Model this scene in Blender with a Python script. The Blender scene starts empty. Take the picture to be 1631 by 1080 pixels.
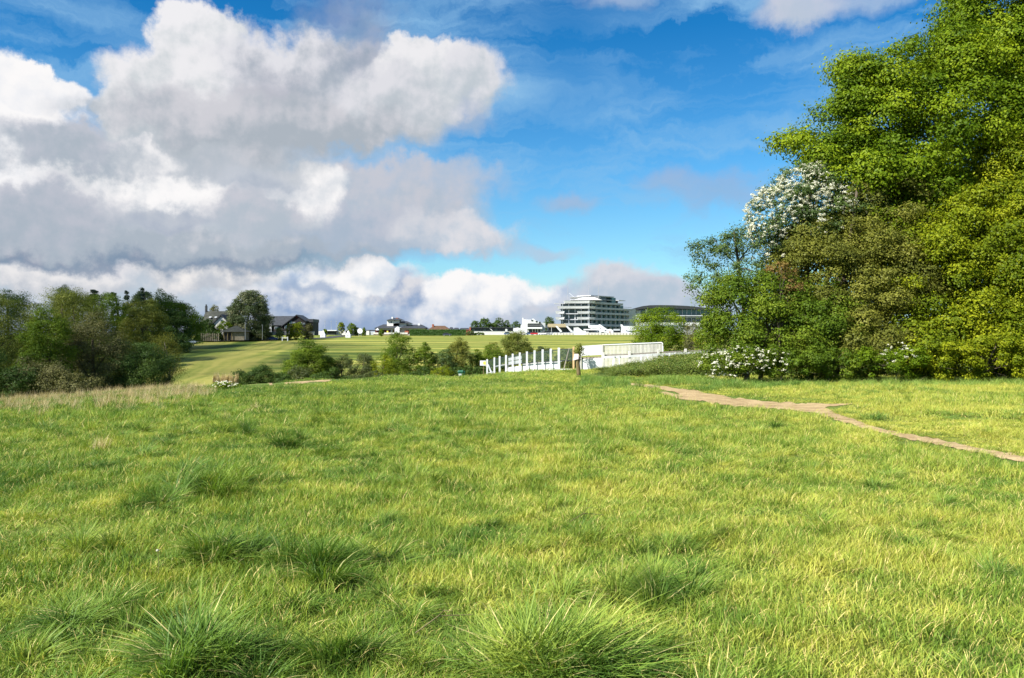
import bpy, math, random
import numpy as np
from mathutils import Vector

F = 1268.6           # focal length of the photograph in its own pixels (28 mm on a 36 mm sensor)
EYE = 1.65
scene = bpy.context.scene
COL = scene.collection
R = math.radians
SUN_AZ = (-0.80, -0.60)     # horizontal direction towards the sun
SUN_EL = R(44)

# ------------------------------------------------------------------ object helpers
def setp(o, label=None, cat=None, group=None, kind=None):
    if label: o['label'] = label
    if cat: o['category'] = cat
    if group: o['group'] = group
    if kind: o['kind'] = kind
    return o

def thing(name, label, cat, loc=(0, 0, 0), group=None, rz=0.0):
    o = bpy.data.objects.new(name, None)
    COL.objects.link(o)
    o.empty_display_size = 0.3
    o.location = loc
    o.rotation_euler = (0, 0, rz)
    return setp(o, label, cat, group)

def link_mesh(name, me, mat, parent=None):
    o = bpy.data.objects.new(name, me)
    COL.objects.link(o)
    if mat is not None and not me.materials:
        me.materials.append(mat)
    if parent is not None:
        o.parent = parent
    return o

def copy_tree(o, parent=None):
    c = o.copy()
    COL.objects.link(c)
    if parent is not None:
        c.parent = parent
    for ch in list(o.children):
        copy_tree(ch, c)
    return c

def np_mesh(name, verts, loops, sizes, fattr=None, pattr=None, smooth=False):
    """verts (n,3); loops flat ints; sizes = vertices per face (scalar or array)"""
    me = bpy.data.meshes.new(name)
    verts = np.asarray(verts, dtype=np.float32)
    loops = np.asarray(loops, dtype=np.int32).ravel()
    if np.isscalar(sizes):
        nf = len(loops) // sizes
        starts = np.arange(nf, dtype=np.int32) * sizes
    else:
        sizes = np.asarray(sizes, dtype=np.int32)
        nf = len(sizes)
        starts = np.concatenate([[0], np.cumsum(sizes)[:-1]]).astype(np.int32)
    me.vertices.add(len(verts))
    me.vertices.foreach_set('co', verts.ravel())
    me.loops.add(len(loops))
    me.loops.foreach_set('vertex_index', loops)
    me.polygons.add(nf)
    me.polygons.foreach_set('loop_start', starts)
    me.update(calc_edges=True)
    if smooth:
        me.polygons.foreach_set('use_smooth', np.ones(nf, dtype=bool))
    for k, a in (fattr or {}).items():
        at = me.attributes.new(k, 'FLOAT', 'FACE')
        at.data.foreach_set('value', np.asarray(a, dtype=np.float32))
    for k, a in (pattr or {}).items():
        at = me.attributes.new(k, 'FLOAT', 'POINT')
        at.data.foreach_set('value', np.asarray(a, dtype=np.float32))
    return me

class MB:
    """collects boxes, prisms, tubes in world coordinates; build() links ONE mesh object"""
    def __init__(s, org=(0, 0, 0)):
        s.v = []; s.f = []; s.org = org
    def add(s, vs, fs):
        n = len(s.v)
        s.v += [tuple(p) for p in vs]
        s.f += [tuple(i + n for i in f) for f in fs]
        return s
    def box(s, x0, x1, y0, y1, z0, z1):
        vs = [(x0, y0, z0), (x1, y0, z0), (x1, y1, z0), (x0, y1, z0), (x0, y0, z1), (x1, y0, z1), (x1, y1, z1), (x0, y1, z1)]
        return s.add(vs, [(0, 3, 2, 1), (4, 5, 6, 7), (0, 1, 5, 4), (1, 2, 6, 5), (2, 3, 7, 6), (3, 0, 4, 7)])
    def prism(s, poly, z0, z1, poly2=None):
        n = len(poly); q = poly2 or poly
        vs = [(p[0], p[1], z0) for p in poly] + [(p[0], p[1], z1) for p in q]
        fs = [tuple(range(n - 1, -1, -1)), tuple(range(n, 2 * n))]
        for i in range(n):
            j = (i + 1) % n
            fs.append((i, j, n + j, n + i))
        return s.add(vs, fs)
    def slabxz(s, poly, y0, y1):
        """polygon given in (x,z), extruded along y"""
        n = len(poly)
        vs = [(p[0], y0, p[1]) for p in poly] + [(p[0], y1, p[1]) for p in poly]
        fs = [tuple(range(n)), tuple(range(2 * n - 1, n - 1, -1))]
        for i in range(n):
            j = (i + 1) % n
            fs.append((j, i, n + i, n + j))
        return s.add(vs, fs)
    def bar(s, a, b, w, h):
        """rectangular bar from a to b, w sideways, h vertical"""
        a = Vector(a); b = Vector(b); d = (b - a).normalized()
        up = Vector((0, 0, 1)) if abs(d.z) < .95 else Vector((0, 1, 0))
        u = d.cross(up).normalized(); v = u.cross(d).normalized()
        vs = []
        for p in (a, b):
            for (i, j) in ((-1, -1), (1, -1), (1, 1), (-1, 1)):
                vs.append(p + u * (i * w / 2) + v * (j * h / 2))
        return s.add(vs, [(3, 2, 1, 0), (4, 5, 6, 7), (0, 1, 5, 4), (1, 2, 6, 5), (2, 3, 7, 6), (3, 0, 4, 7)])
    def tube(s, pts, rads, n=8, cap=True):
        pts = [Vector(p) for p in pts]; base = len(s.v); N = len(pts)
        for i, p in enumerate(pts):
            d = (pts[min(i + 1, N - 1)] - pts[max(i - 1, 0)]).normalized()
            ref = Vector((1, 0, 0)) if abs(d.x) < .8 else Vector((0, 1, 0))
            u = d.cross(ref).normalized(); v = d.cross(u)
            for k in range(n):
                a = 2 * math.pi * k / n
                s.v.append(tuple(p + (u * math.cos(a) + v * math.sin(a)) * rads[i]))
        for i in range(N - 1):
            for k in range(n):
                k2 = (k + 1) % n
                s.f.append((base + i * n + k, base + i * n + k2, base + (i + 1) * n + k2, base + (i + 1) * n + k))
        if cap:
            s.f.append(tuple(base + k for k in range(n - 1, -1, -1)))
            s.f.append(tuple(base + (N - 1) * n + k for k in range(n)))
        return s
    def hip(s, x0, x1, y0, y1, z0, z1, ridge=0.4, over=0.0, t=0.0):
        """hipped roof, ridge along x; ridge = fraction of the length"""
        x0 -= over; x1 += over; y0 -= over; y1 += over
        cx = (x0 + x1) / 2; cy = (y0 + y1) / 2; r = (x1 - x0) * ridge / 2
        vs = [(x0, y0, z0), (x1, y0, z0), (x1, y1, z0), (x0, y1, z0), (cx - r, cy, z1), (cx + r, cy, z1)]
        return s.add(vs, [(3, 2, 1, 0), (0, 1, 5, 4), (1, 2, 5), (2, 3, 4, 5), (3, 0, 4)])
    def build(s, name, mat, parent=None, smooth=False, bevel=0.0):
        me = bpy.data.meshes.new(name)
        o = s.org
        me.from_pydata([(p[0] - o[0], p[1] - o[1], p[2] - o[2]) for p in s.v], [], s.f)
        me.update()
        if smooth:
            me.polygons.foreach_set('use_smooth', np.ones(len(me.polygons), dtype=bool))
        ob = link_mesh(name, me, mat, parent)
        if bevel:
            m = ob.modifiers.new('bevel', 'BEVEL'); m.width = bevel; m.segments = 2; m.limit_method = 'ANGLE'
        return ob

# ------------------------------------------------------------------ noise and terrain
def _hash(ix, iy, seed):
    h = (ix.astype(np.int64) * 374761393 + iy.astype(np.int64) * 668265263 + seed * 2246822519) & 0xffffffff
    h = ((h ^ (h >> 13)) * 1274126177) & 0xffffffff
    return ((h ^ (h >> 16)) & 0xffff) / 65535.0

def vnoise(x, y, seed=0):
    x = np.asarray(x, dtype=float); y = np.asarray(y, dtype=float)
    ix = np.floor(x); iy = np.floor(y); fx = x - ix; fy = y - iy
    fx = fx * fx * (3 - 2 * fx); fy = fy * fy * (3 - 2 * fy)
    a = _hash(ix, iy, seed); b = _hash(ix + 1, iy, seed); c = _hash(ix, iy + 1, seed); d = _hash(ix + 1, iy + 1, seed)
    return (a * (1 - fx) + b * fx) * (1 - fy) + (c * (1 - fx) + d * fx) * fy

def fbm(x, y, seed=0, o=3):
    s = 0; a = 1; t = 0
    for i in range(o):
        s = s + a * vnoise(x * 2 ** i, y * 2 ** i, seed + i * 17); t += a; a *= .5
    return s / t

FY = np.array([-500, 110, 140, 170, 200, 250, 300, 350, 400, 470, 700, 1500, 4000], dtype=float)
FZ = np.array([-9, -7.8, -6.4, -4.7, -3.0, -0.8, 1.0, 2.5, 3.7, 4.1, 4.0, 1.0, -8], dtype=float)

def G(x, y):
    x = np.asarray(x, dtype=float); y = np.asarray(y, dtype=float)
    yc = np.clip(y, 0, 400)
    base = -0.00025 * yc ** 2 - 0.012 * np.maximum(0, -x)
    t = (x + 19.3) * (-.970) + (y - 30) * .243
    tt = np.clip(t / 3.0, -20, 60)
    drop = 0.16 * 3.0 * np.where(tt > 15, tt, np.log1p(np.exp(np.minimum(tt, 15))))
    mound = 0.65 * np.exp(-((x - 14) ** 2 / 60 + (y - 57) ** 2 / 60))
    mound = mound - 0.5 * np.exp(-((x + 4) ** 2 / 20 + (y - 73) ** 2 / 520))      # shallow dip on the way down to the bin
    fade = np.clip(1 - (np.hypot(x, y) - 40) / 50, 0.15, 1)
    bump = (0.16 * (fbm(x / 4.1, y / 4.1, 3) - .5) + 0.10 * (fbm(x / 1.3, y / 1.3, 9, 2) - .5)) * fade
    bump = bump * np.clip(np.hypot(x, y) / 4, 0, 1)
    hill = base - drop + mound + bump
    far = sum(np.interp(y + d, FY, FZ) for d in (-14, -7, 0, 7, 14)) / 5
    far = far + 0.9 * (fbm(x / 70, y / 70, 21, 2) - .5) * np.clip((y - 100) / 100, 0, 1) * np.clip((420 - y) / 100, 0, 1)
    k = 0.5
    m = np.maximum(hill, far)
    return m + k * np.log(np.exp(np.clip((hill - m) / k, -40, 0)) + np.exp(np.clip((far - m) / k, -40, 0)))

def g(x, y):
    return float(G(np.array([x]), np.array([y]))[0])

def X(px, Y): return (px - 815.5) / F * Y
def Z(py, Y): return EYE + (540 - py) / F * Y

_Ys = np.concatenate([np.arange(3, 60, .05), np.arange(60, 600, .5)])
def hit(px, py):
    z = Z(py, _Ys); gz = G(X(px, _Ys), _Ys)
    i = np.argmax(z <= gz)
    if z[i] > gz[i]: i = len(_Ys) - 1
    Y = _Ys[i]
    return X(px, Y), float(Y), float(gz[i])

# ------------------------------------------------------------------ materials
def nd(nt, t, **kw):
    n = nt.nodes.new(t)
    for k, v in kw.items():
        if k == 'ins':
            for i, val in v.items():
                n.inputs[i].default_value = val
        else:
            setattr(n, k, v)
    return n

def newmat(name):
    m = bpy.data.materials.new(name); m.use_nodes = True
    nt = m.node_tree; nt.nodes.clear()
    return m, nt

def ramp(nt, stops, interp='LINEAR'):
    r = nt.nodes.new('ShaderNodeValToRGB'); cr = r.color_ramp; cr.interpolation = interp
    while len(cr.elements) < len(stops): cr.elements.new(0.5)
    for e, (p, c) in zip(cr.elements, stops):
        e.position = p; e.color = (c[0], c[1], c[2], 1)
    return r

def plain(name, col, rough=0.6, var=0.12, scale=1.5, spec=0.3, bump=0.0, metal=0.0, streak=False, col2=None):
    """painted / weathered surface: base colour broken up by two noises"""
    m, nt = newmat(name); L = nt.links.new
    out = nd(nt, 'ShaderNodeOutputMaterial'); b = nd(nt, 'ShaderNodeBsdfPrincipled')
    b.inputs['Roughness'].default_value = rough; b.inputs['Metallic'].default_value = metal
    b.inputs['Specular IOR Level'].default_value = spec
    tc = nd(nt, 'ShaderNodeTexCoord'); mp = nd(nt, 'ShaderNodeMapping')
    L(tc.outputs['Object'], mp.inputs[0])
    mp.inputs['Scale'].default_value = (scale, scale, scale * (.25 if streak else 1))
    n = nd(nt, 'ShaderNodeTexNoise', ins={'Scale': 1.0, 'Detail': 6.0, 'Roughness': .65}); L(mp.outputs[0], n.inputs['Vector'])
    c2 = col2 or tuple(c * (1 - var * 2.2) for c in col)
    r = ramp(nt, [(0.32, c2), (0.62, col)]); L(n.outputs['Fac'], r.inputs[0])
    L(r.outputs[0], b.inputs['Base Color'])
    if bump:
        bp = nd(nt, 'ShaderNodeBump', ins={'Strength': bump, 'Distance': .02}); L(n.outputs['Fac'], bp.inputs['Height']); L(bp.outputs[0], b.inputs['Normal'])
    L(b.outputs[0], out.inputs[0])
    return m

def leafmat(name, stops, trans=0.35, rough=0.5, spec=0.25, pscale=0.0, pcols=None):
    """leaves: colour by each leaf's own value v, part of the light goes through"""
    m, nt = newmat(name); L = nt.links.new
    out = nd(nt, 'ShaderNodeOutputMaterial')
    at = nd(nt, 'ShaderNodeAttribute', attribute_name='v')
    r = ramp(nt, stops); L(at.outputs['Fac'], r.inputs[0])
    d = nd(nt, 'ShaderNodeBsdfPrincipled'); d.inputs['Roughness'].default_value = rough; d.inputs['Specular IOR Level'].default_value = spec
    t = nd(nt, 'ShaderNodeBsdfTranslucent'); mx = nd(nt, 'ShaderNodeMixShader', ins={0: trans})
    hs = nd(nt, 'ShaderNodeMix', data_type='RGBA', blend_type='MULTIPLY'); hs.inputs[0].default_value = 1
    hs.inputs[7].default_value = (1.15, 1.15, .5, 1)
    L(r.outputs[0], hs.inputs[6]); L(hs.outputs[2], t.inputs[0]); L(r.outputs[0], d.inputs['Base Color'])
    L(d.outputs[0], mx.inputs[1]); L(t.outputs[0], mx.inputs[2]); L(mx.outputs[0], out.inputs[0])
    return m

# ------------------------------------------------------------------ foliage
def crown_arrays(blobs, n_clump, clump_r, n_leaf, leaf, rng, flat=0.7, front=None, spread=1.0, inner=.12, wisps=0.0, aspect=.62, outcull=True, zmin=None):
    """blobs: ellipsoids (cx,cy,cz,rx,ry,rz). Leaves sit on the shells of many small clumps spread over the blobs."""
    B = np.array(blobs, dtype=float)
    area = (B[:, 3] * B[:, 5] + B[:, 3] * B[:, 4] + B[:, 4] * B[:, 5]); pr = area / area.sum()
    cs = []; outn = []
    tries = 0
    while len(cs) < n_clump and tries < 60:
        tries += 1
        m = n_clump * 2
        bi = rng.choice(len(B), m, p=pr)
        d = rng.normal(size=(m, 3)); d /= np.linalg.norm(d, axis=1)[:, None]
        rad = np.where(rng.random(m) < .78, rng.uniform(.82, 1.02, m), rng.uniform(.35, .85, m))
        c = B[bi, :3] + d * B[bi, 3:] * rad[:, None]
        ok = np.ones(m, bool)
        if outcull:
            for k in range(len(B)):
                q = (c - B[k, :3]) / B[k, 3:]
                ok &= ~((np.linalg.norm(q, axis=1) < .72) & (bi != k) & (rng.random(m) < .85))
        ok &= ~((d[:, 2] < -.35) & (rng.random(m) < .55))
        if front is not None:      # thin the far side, which is never seen close up
            ok &= ~((d @ np.array(front) < -.25) & (rng.random(m) < .6))
        if zmin is not None:
            ok &= c[:, 2] > zmin
        cs += list(c[ok]); outn += list(d[ok])
    C = np.array(cs[:n_clump]); D = np.array(outn[:n_clump]); n_clump = len(C)
    cr = clump_r * rng.uniform(.55, 1.35, n_clump)
    cv = rng.random(n_clump)
    w = cr ** 2; w /= w.sum()
    idx = rng.choice(n_clump, n_leaf, p=w)
    d = rng.normal(size=(n_leaf, 3)); d += D[idx] * .55; d[:, 2] += .35
    d /= np.linalg.norm(d, axis=1)[:, None]
    rr = np.where(rng.random(n_leaf) < inner, rng.uniform(.1, .6, n_leaf), rng.uniform(.62, 1.08, n_leaf))
    if wisps:
        rr = np.where(rng.random(n_leaf) < wisps, rr * rng.uniform(1.0, 1.8, n_leaf), rr)
    # break the clumps up with a lumpy offset
    lump = 1 + .28 * np.sin(d[:, 0] * 5 + idx * 1.7) * np.cos(d[:, 1] * 6 + idx) + .18 * np.sin(d[:, 2] * 9 + idx * 3.1)
    P = C[idx] + d * (cr[idx] * rr * lump * spread)[:, None] * np.array([1, 1, flat])
    nrm = d + rng.normal(size=(n_leaf, 3)) * .42; nrm[:, 2] += .25
    nrm /= np.linalg.norm(nrm, axis=1)[:, None]
    v = np.clip(.6 * cv[idx] + .4 * rng.random(n_leaf), 0, 1)
    return P, nrm, v, C

def leaf_mesh(name, P, N, v, leaf, rng, aspect=.62):
    n = len(P)
    a = rng.normal(size=(n, 3)); T = np.cross(N, a); T /= (np.linalg.norm(T, axis=1)[:, None] + 1e-9)
    Bn = np.cross(N, T)
    l = (leaf * rng.uniform(.55, 1.3, n))[:, None]; w = l * aspect
    V = np.empty((n, 4, 3), dtype=np.float32)
    V[:, 0] = P - T * l * .5
    V[:, 1] = P + Bn * w * .5 + N * l * .08
    V[:, 2] = P + T * l * .5
    V[:, 3] = P - Bn * w * .5 + N * l * .08
    return np_mesh(name, V.reshape(-1, 3), np.arange(n * 4), 4, fattr={'v': v})

def limb_mb(base, top, C, rng, r0, n_limb=14, sag=.1, n=6, twigs=0):
    mb = MB()
    base = Vector(base); top = Vector(top)
    mid = base.lerp(top, .5) + Vector((rng.uniform(-.1, .1), rng.uniform(-.1, .1), 0)) * (top - base).length
    mb.tube([base - Vector((0, 0, .25)), base + (mid - base) * .1, mid, top], [r0 * 1.35, r0, r0 * .75, r0 * .35], n + 2)
    if len(C):
        sel = rng.choice(len(C), min(n_limb, len(C)), replace=False)
        for i in sel:
            e = Vector(C[i]); t = min(.95, max(.12, rng.uniform(.2, .8)))
            s = base.lerp(mid, t * 2) if t < .5 else mid.lerp(top, t * 2 - 1)
            m = s.lerp(e, .5) + Vector((rng.uniform(-1, 1), rng.uniform(-1, 1), rng.uniform(-.2, 1))) * (e - s).length * sag
            r = r0 * rng.uniform(.22, .42)
            mb.tube([s, m, e], [r, r * .6, r * .18], n)
    return mb

def make_tree(name, label, cat, base, blobs, mat, bark, seed, n_clump=40, clump_r=.6, n_leaf=6000, leaf=.15, trunk_r=.15, top=None,
              group=None, n_limb=14, front=(0, -1, 0), **kw):
    rng = np.random.default_rng(seed)
    ox, oy, oz = base
    root = thing(name, label, cat, base, group)
    bl = [(b[0] - ox, b[1] - oy, b[2] - oz, b[3], b[4], b[5]) for b in blobs]
    P, N, v, C = crown_arrays(bl, n_clump, clump_r, n_leaf, leaf, rng, front=front, zmin=0.05, **kw)
    k = P[:, 2] > -0.1
    P, N, v = P[k], N[k], v[k]
    link_mesh('crown', leaf_mesh('crown', P, N, v, leaf, rng, kw.get('aspect', .62)), mat, root)
    if top is None:
        B = np.array(bl); zt = (B[:, 2] + B[:, 5] * .5).max(); xt = float((B[:, 0] * B[:, 3]).sum() / B[:, 3].sum()); yt = float(B[:, 1].mean())
        top = (xt, yt, zt)
    limb_mb((0, 0, 0), top, C, rng, trunk_r, n_limb).build('trunk', bark, root, smooth=True)
    return root

def auto_tree(px0, px1, ytop, Y, mat, bark, seed, name, label, cat, lobes=6, low=0.12, leaf=None, dens=1.0, group=None, depth=1.0, shape='round', trunk=None, base_z=None, **kw):
    """a tree that spans px0..px1 at distance Y with its top at ytop, standing on the ground"""
    rng = np.random.default_rng(seed + 991)
    x = X((px0 + px1) / 2, Y); hw = (px1 - px0) / 2 * Y / F
    gz = g(x, Y) if base_z is None else base_z
    zt = Z(ytop, Y); H = zt - gz
    z0 = gz + H * low
    blobs = []
    if shape == 'round':
        h_ = zt - z0
        blobs.append((x, Y, z0 + h_ * .48, hw * .84, hw * .84 * depth, h_ * .51))
        for i in range(lobes + 3):
            a = math.pi * (1 + (i + rng.random()) / (lobes + 3)) if i % 2 else rng.uniform(0, 2 * math.pi)
            f = rng.uniform(.4, .62); zf = rng.uniform(.12, .82)
            k = math.sqrt(max(.2, 1 - (2 * zf - .8) ** 2 * .75))
            r = hw * rng.uniform(.32, .48)
            blobs.append((x + math.cos(a) * hw * f * k, Y + math.sin(a) * hw * f * k * depth, z0 + h_ * zf, r, r, min(r, h_ * .27)))
        if low < .08:
            for i in (-1, 0, 1): blobs.append((x + i * hw * .5, Y - hw * .3 * depth, z0 + h_ * .16, hw * .42, hw * .42 * depth, h_ * .2))
    elif shape == 'cone':
        for i in range(6):
            t = i / 5
            r = hw * (1 - t * .8)
            blobs.append((x, Y, z0 + (zt - z0) * (t * .9 + .04), r, r, (zt - z0) * .12))
    elif shape == 'hedge':
        m = max(3, int(hw * 2 / (H * .8)))
        for i in range(m):
            t = (i + .5) / m
            r = hw / m * 1.35
            hh = H * (.38 + .16 * rng.random()) * (1 if 0 < i < m - 1 else .85)
            blobs.append((x - hw + 2 * hw * t, Y + rng.uniform(-.3, .3), gz + hh, r, r * depth, hh))
    area = hw * 2 * (zt - z0)
    lf = leaf or max(.11, Y * .00125)
    n_leaf = int(dens * min(60000, max(900, area / (lf * lf * .3) * 4.6)))
    cr = max(.3, min(hw, (zt - z0) / 2) * .27)
    n_cl = int(min(320, max(18, area / (cr * cr) * 2.4)))
    if shape == 'cone': cr *= .55; n_cl = 150; n_leaf *= 2
    return make_tree(name, label, cat, (x, Y, gz), blobs, mat, bark, seed, n_clump=n_cl, clump_r=cr, n_leaf=n_leaf, leaf=lf,
                     trunk_r=trunk or max(.08, H * .022), group=group, **kw)
SKY_TINT = [(0.0, (.55, .72, .74)), (.25, (.44, .70, .76)), (.5, (.26, .62, .79)), (.9, (.055, .45, .71)), (1.0, (.04, .42, .69))]
FIELD_RAMP = [(.34, (.055, .085, .013)), (.46, (.12, .15, .024)), (.54, (.19, .20, .040)), (.62, (.27, .25, .06))]
_w = (252, 250, 250); _l = (222, 222, 228); _m = (192, 198, 208); _d = (152, 162, 180); _b = (134, 152, 182); _s = (150, 172, 205); _p = (188, 203, 226)
def _c(px, py, rx, ry, **k): return (px, py, rx, ry, k)
CLOUDS = [
    # low bank along the horizon
    _c(480, 505, 700, 50, soft=.45, amp=40, br=(200, 208, 224), dk=_s),
    _c(980, 500, 190, 42, soft=.4, amp=40, br=(205, 210, 222), dk=(173, 196, 218)),
    _c(200, 455, 330, 42, soft=.35, amp=45, br=_l, dk=(185, 200, 214)),
    _c(560, 460, 130, 42, soft=.22, amp=45, br=(240, 241, 244), dk=(173, 193, 220), bias=.1),
    _c(500, 462, 60, 14, soft=.5, amp=40, br=(160, 178, 206), dk=(149, 171, 202), op_=.8),
    _c(640, 468, 60, 26, soft=.3, amp=40, br=_l, dk=_s),
    _c(585, 438, 50, 30, soft=.13, amp=36, br=_w, dk=(211, 221, 234), bias=.35),
    _c(330, 440, 90, 22, soft=.3, amp=40, br=(244, 240, 238), dk=_m),
    _c(90, 450, 90, 20, soft=.3, amp=40, br=(236, 234, 235), dk=_m),
    _c(440, 478, 90, 18, soft=.35, amp=35, br=(228, 230, 236), dk=_s),
    _c(762, 470, 82, 36, soft=.13, amp=36, br=_w, dk=(211, 221, 236), bias=.4),
    _c(715, 500, 70, 22, soft=.35, amp=35, br=(240, 240, 244), dk=_p),
    _c(865, 468, 40, 14, soft=.4, amp=30, br=_w, dk=_p),
    _c(985, 452, 62, 34, soft=.3, amp=42, br=(216, 218, 226), dk=(183, 198, 214)),
    _c(1055, 470, 60, 28, soft=.35, amp=40, br=(205, 210, 222), dk=(181, 198, 214)),
    # flat dark base of the middle bank
    _c(170, 398, 330, 30, soft=.3, amp=45, br=(150, 158, 178), dk=(131, 151, 174)),
    _c(480, 388, 180, 22, soft=.4, amp=45, br=_m, dk=(163, 178, 196)),
    # middle bank
    _c(230, 325, 380, 80, soft=.2, amp=70, br=(214, 214, 220), dk=(173, 184, 196)),
    _c(620, 320, 150, 60, soft=.35, amp=75, br=(200, 202, 212), dk=(178, 192, 208)),
    _c(710, 285, 90, 26, soft=.6, amp=70, br=(196, 200, 212), dk=(177, 194, 216), op_=.8),
    _c(560, 365, 160, 30, soft=.3, amp=60, br=(190, 196, 210), dk=(171, 186, 204)),
    _c(690, 368, 62, 30, soft=.35, amp=55, br=(212, 214, 222), dk=(183, 196, 212)),
    _c(755, 376, 62, 32, soft=.35, amp=50, br=(222, 222, 228), dk=(185, 200, 216)),
    _c(860, 402, 60, 12, soft=.7, amp=45, br=(190, 200, 218), dk=(178, 200, 224), op_=.6),
    _c(50, 275, 95, 60, soft=.3, amp=55, br=_w, dk=_l, bias=.35),
    _c(195, 305, 84, 48, soft=.3, amp=60, br=_w, dk=(221, 225, 230), bias=.35),
    _c(335, 318, 78, 42, soft=.3, amp=60, br=_w, dk=(219, 223, 229), bias=.3),
    _c(485, 310, 58, 50, soft=.22, amp=55, br=_w, dk=(219, 223, 229), bias=.35),
    _c(420, 345, 90, 34, soft=.4, amp=70, br=(200, 202, 212), dk=(181, 192, 204)),
    _c(80, 345, 105, 46, soft=.35, amp=60, br=(190, 194, 206), dk=(171, 183, 196)),
    _c(330, 245, 170, 36, soft=.4, amp=60, br=(200, 203, 211), dk=(181, 190, 200)),
    _c(225, 258, 60, 30, soft=.3, amp=55, br=_w, dk=_m, op_=.85, bias=.3),
    _c(400, 285, 70, 22, soft=.4, amp=50, br=(196, 202, 212), dk=(175, 185, 200), op_=.9),
    _c(265, 345, 60, 20, soft=.4, amp=50, br=(186, 193, 205), dk=(171, 181, 198), op_=.9),
    # bright heap at the left edge
    _c(10, 190, 84, 80, soft=.14, amp=55, br=_w, dk=(247, 247, 250), bias=.2),
    _c(58, 138, 58, 32, soft=.1, amp=36, br=_w, dk=(237, 239, 244), bias=.15),
    _c(105, 240, 100, 38, soft=.35, amp=70, br=(196, 199, 210), dk=(173, 184, 196)),
    # the large cumulus
    _c(560, 60, 70, 70, soft=.6, amp=70, br=(165, 176, 200), dk=(143, 163, 187), op_=.6),
    _c(215, 172, 74, 44, soft=.15, amp=60, br=(236, 235, 238), dk=(189, 198, 206)),
    _c(318, 66, 66, 58, soft=.13, amp=50, br=(240, 239, 242), dk=(205, 212, 217), bias=.1),
    _c(300, 150, 118, 68, soft=.16, amp=50, br=(238, 237, 240), dk=(203, 210, 215)),
    _c(500, 130, 140, 66, soft=.25, amp=70, br=(226, 226, 232), dk=(173, 182, 194)),
    _c(575, 120, 48, 55, soft=.6, amp=70, br=(170, 176, 194), dk=(149, 164, 182), op_=.8),
    _c(692, 120, 96, 54, soft=.14, amp=55, br=(238, 237, 240), dk=(203, 210, 216), bias=.1),
    _c(760, 122, 52, 46, soft=.25, amp=45, br=(226, 226, 232), dk=(193, 202, 210)),
    _c(745, 180, 40, 20, soft=.7, amp=50, br=(180, 190, 212), dk=(163, 184, 210), op_=.7),
    _c(620, 170, 90, 50, soft=.3, amp=60, br=(224, 224, 230), dk=(191, 199, 207)),
    _c(420, 195, 240, 42, soft=.3, amp=60, br=(208, 208, 215), dk=(173, 182, 192)),
    _c(440, 150, 50, 34, soft=.7, amp=80, br=(170, 173, 188), dk=(163, 174, 186), op_=.55),
    # torn scraps in the blue
    _c(900, 325, 40, 15, soft=.7, amp=40, br=(176, 186, 210), dk=(163, 183, 210), op_=.65),
    _c(1065, 292, 38, 16, soft=.8, amp=40, br=(170, 184, 212), dk=(159, 184, 214), op_=.6),
    _c(1160, 305, 75, 22, soft=.8, amp=50, br=(160, 180, 214), dk=(153, 180, 214), op_=.6),
    _c(1275, 8, 52, 28, soft=.4, amp=40, br=(205, 208, 222), dk=(191, 202, 218), op_=.95),
    _c(1370, -5, 70, 22, soft=.6, amp=40, br=(190, 200, 222), dk=(173, 194, 222), op_=.6),
    _c(990, -8, 60, 14, soft=.7, amp=40, br=(176, 190, 216), dk=(163, 186, 216), op_=.6),
]
# ================================================================== camera, sun, sky
cam_d = bpy.data.cameras.new('camera'); cam = bpy.data.objects.new('camera', cam_d); COL.objects.link(cam)
cam.location = (0, 0, EYE); cam.rotation_euler = (R(90), 0, 0)
cam_d.lens = 28.0; cam_d.sensor_width = 36.0; cam_d.clip_start = 0.05; cam_d.clip_end = 9000
scene.camera = cam
scene.view_settings.view_transform = 'Standard'
scene.view_settings.look = 'None'
scene.view_settings.exposure = EXPO = 1.35
scene.view_settings.gamma = 1.0
EXM = 2 ** EXPO

sl = bpy.data.lights.new('sun', 'SUN'); sl.energy = 4.7; sl.angle = R(0.53); sl.color = (1.0, 0.95, 0.86)
so = bpy.data.objects.new('sun', sl); COL.objects.link(so)
hx, hy = SUN_AZ; hn = math.hypot(hx, hy)
sdir = Vector((hx / hn * math.cos(SUN_EL), hy / hn * math.cos(SUN_EL), math.sin(SUN_EL)))
so.rotation_euler = sdir.to_track_quat('Z', 'Y').to_euler()
so.location = sdir * 600

def s2l(c): 
    c = c / 255.0
    return c / 12.92 if c <= .04045 else ((c + .055) / 1.055) ** 2.4
BG = 0.08
def skyc(r, gg, b):      # radiance wanted in the picture -> colour before the Background strength
    return (s2l(r) / EXM / BG, s2l(gg) / EXM / BG, s2l(b) / EXM / BG)

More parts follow.
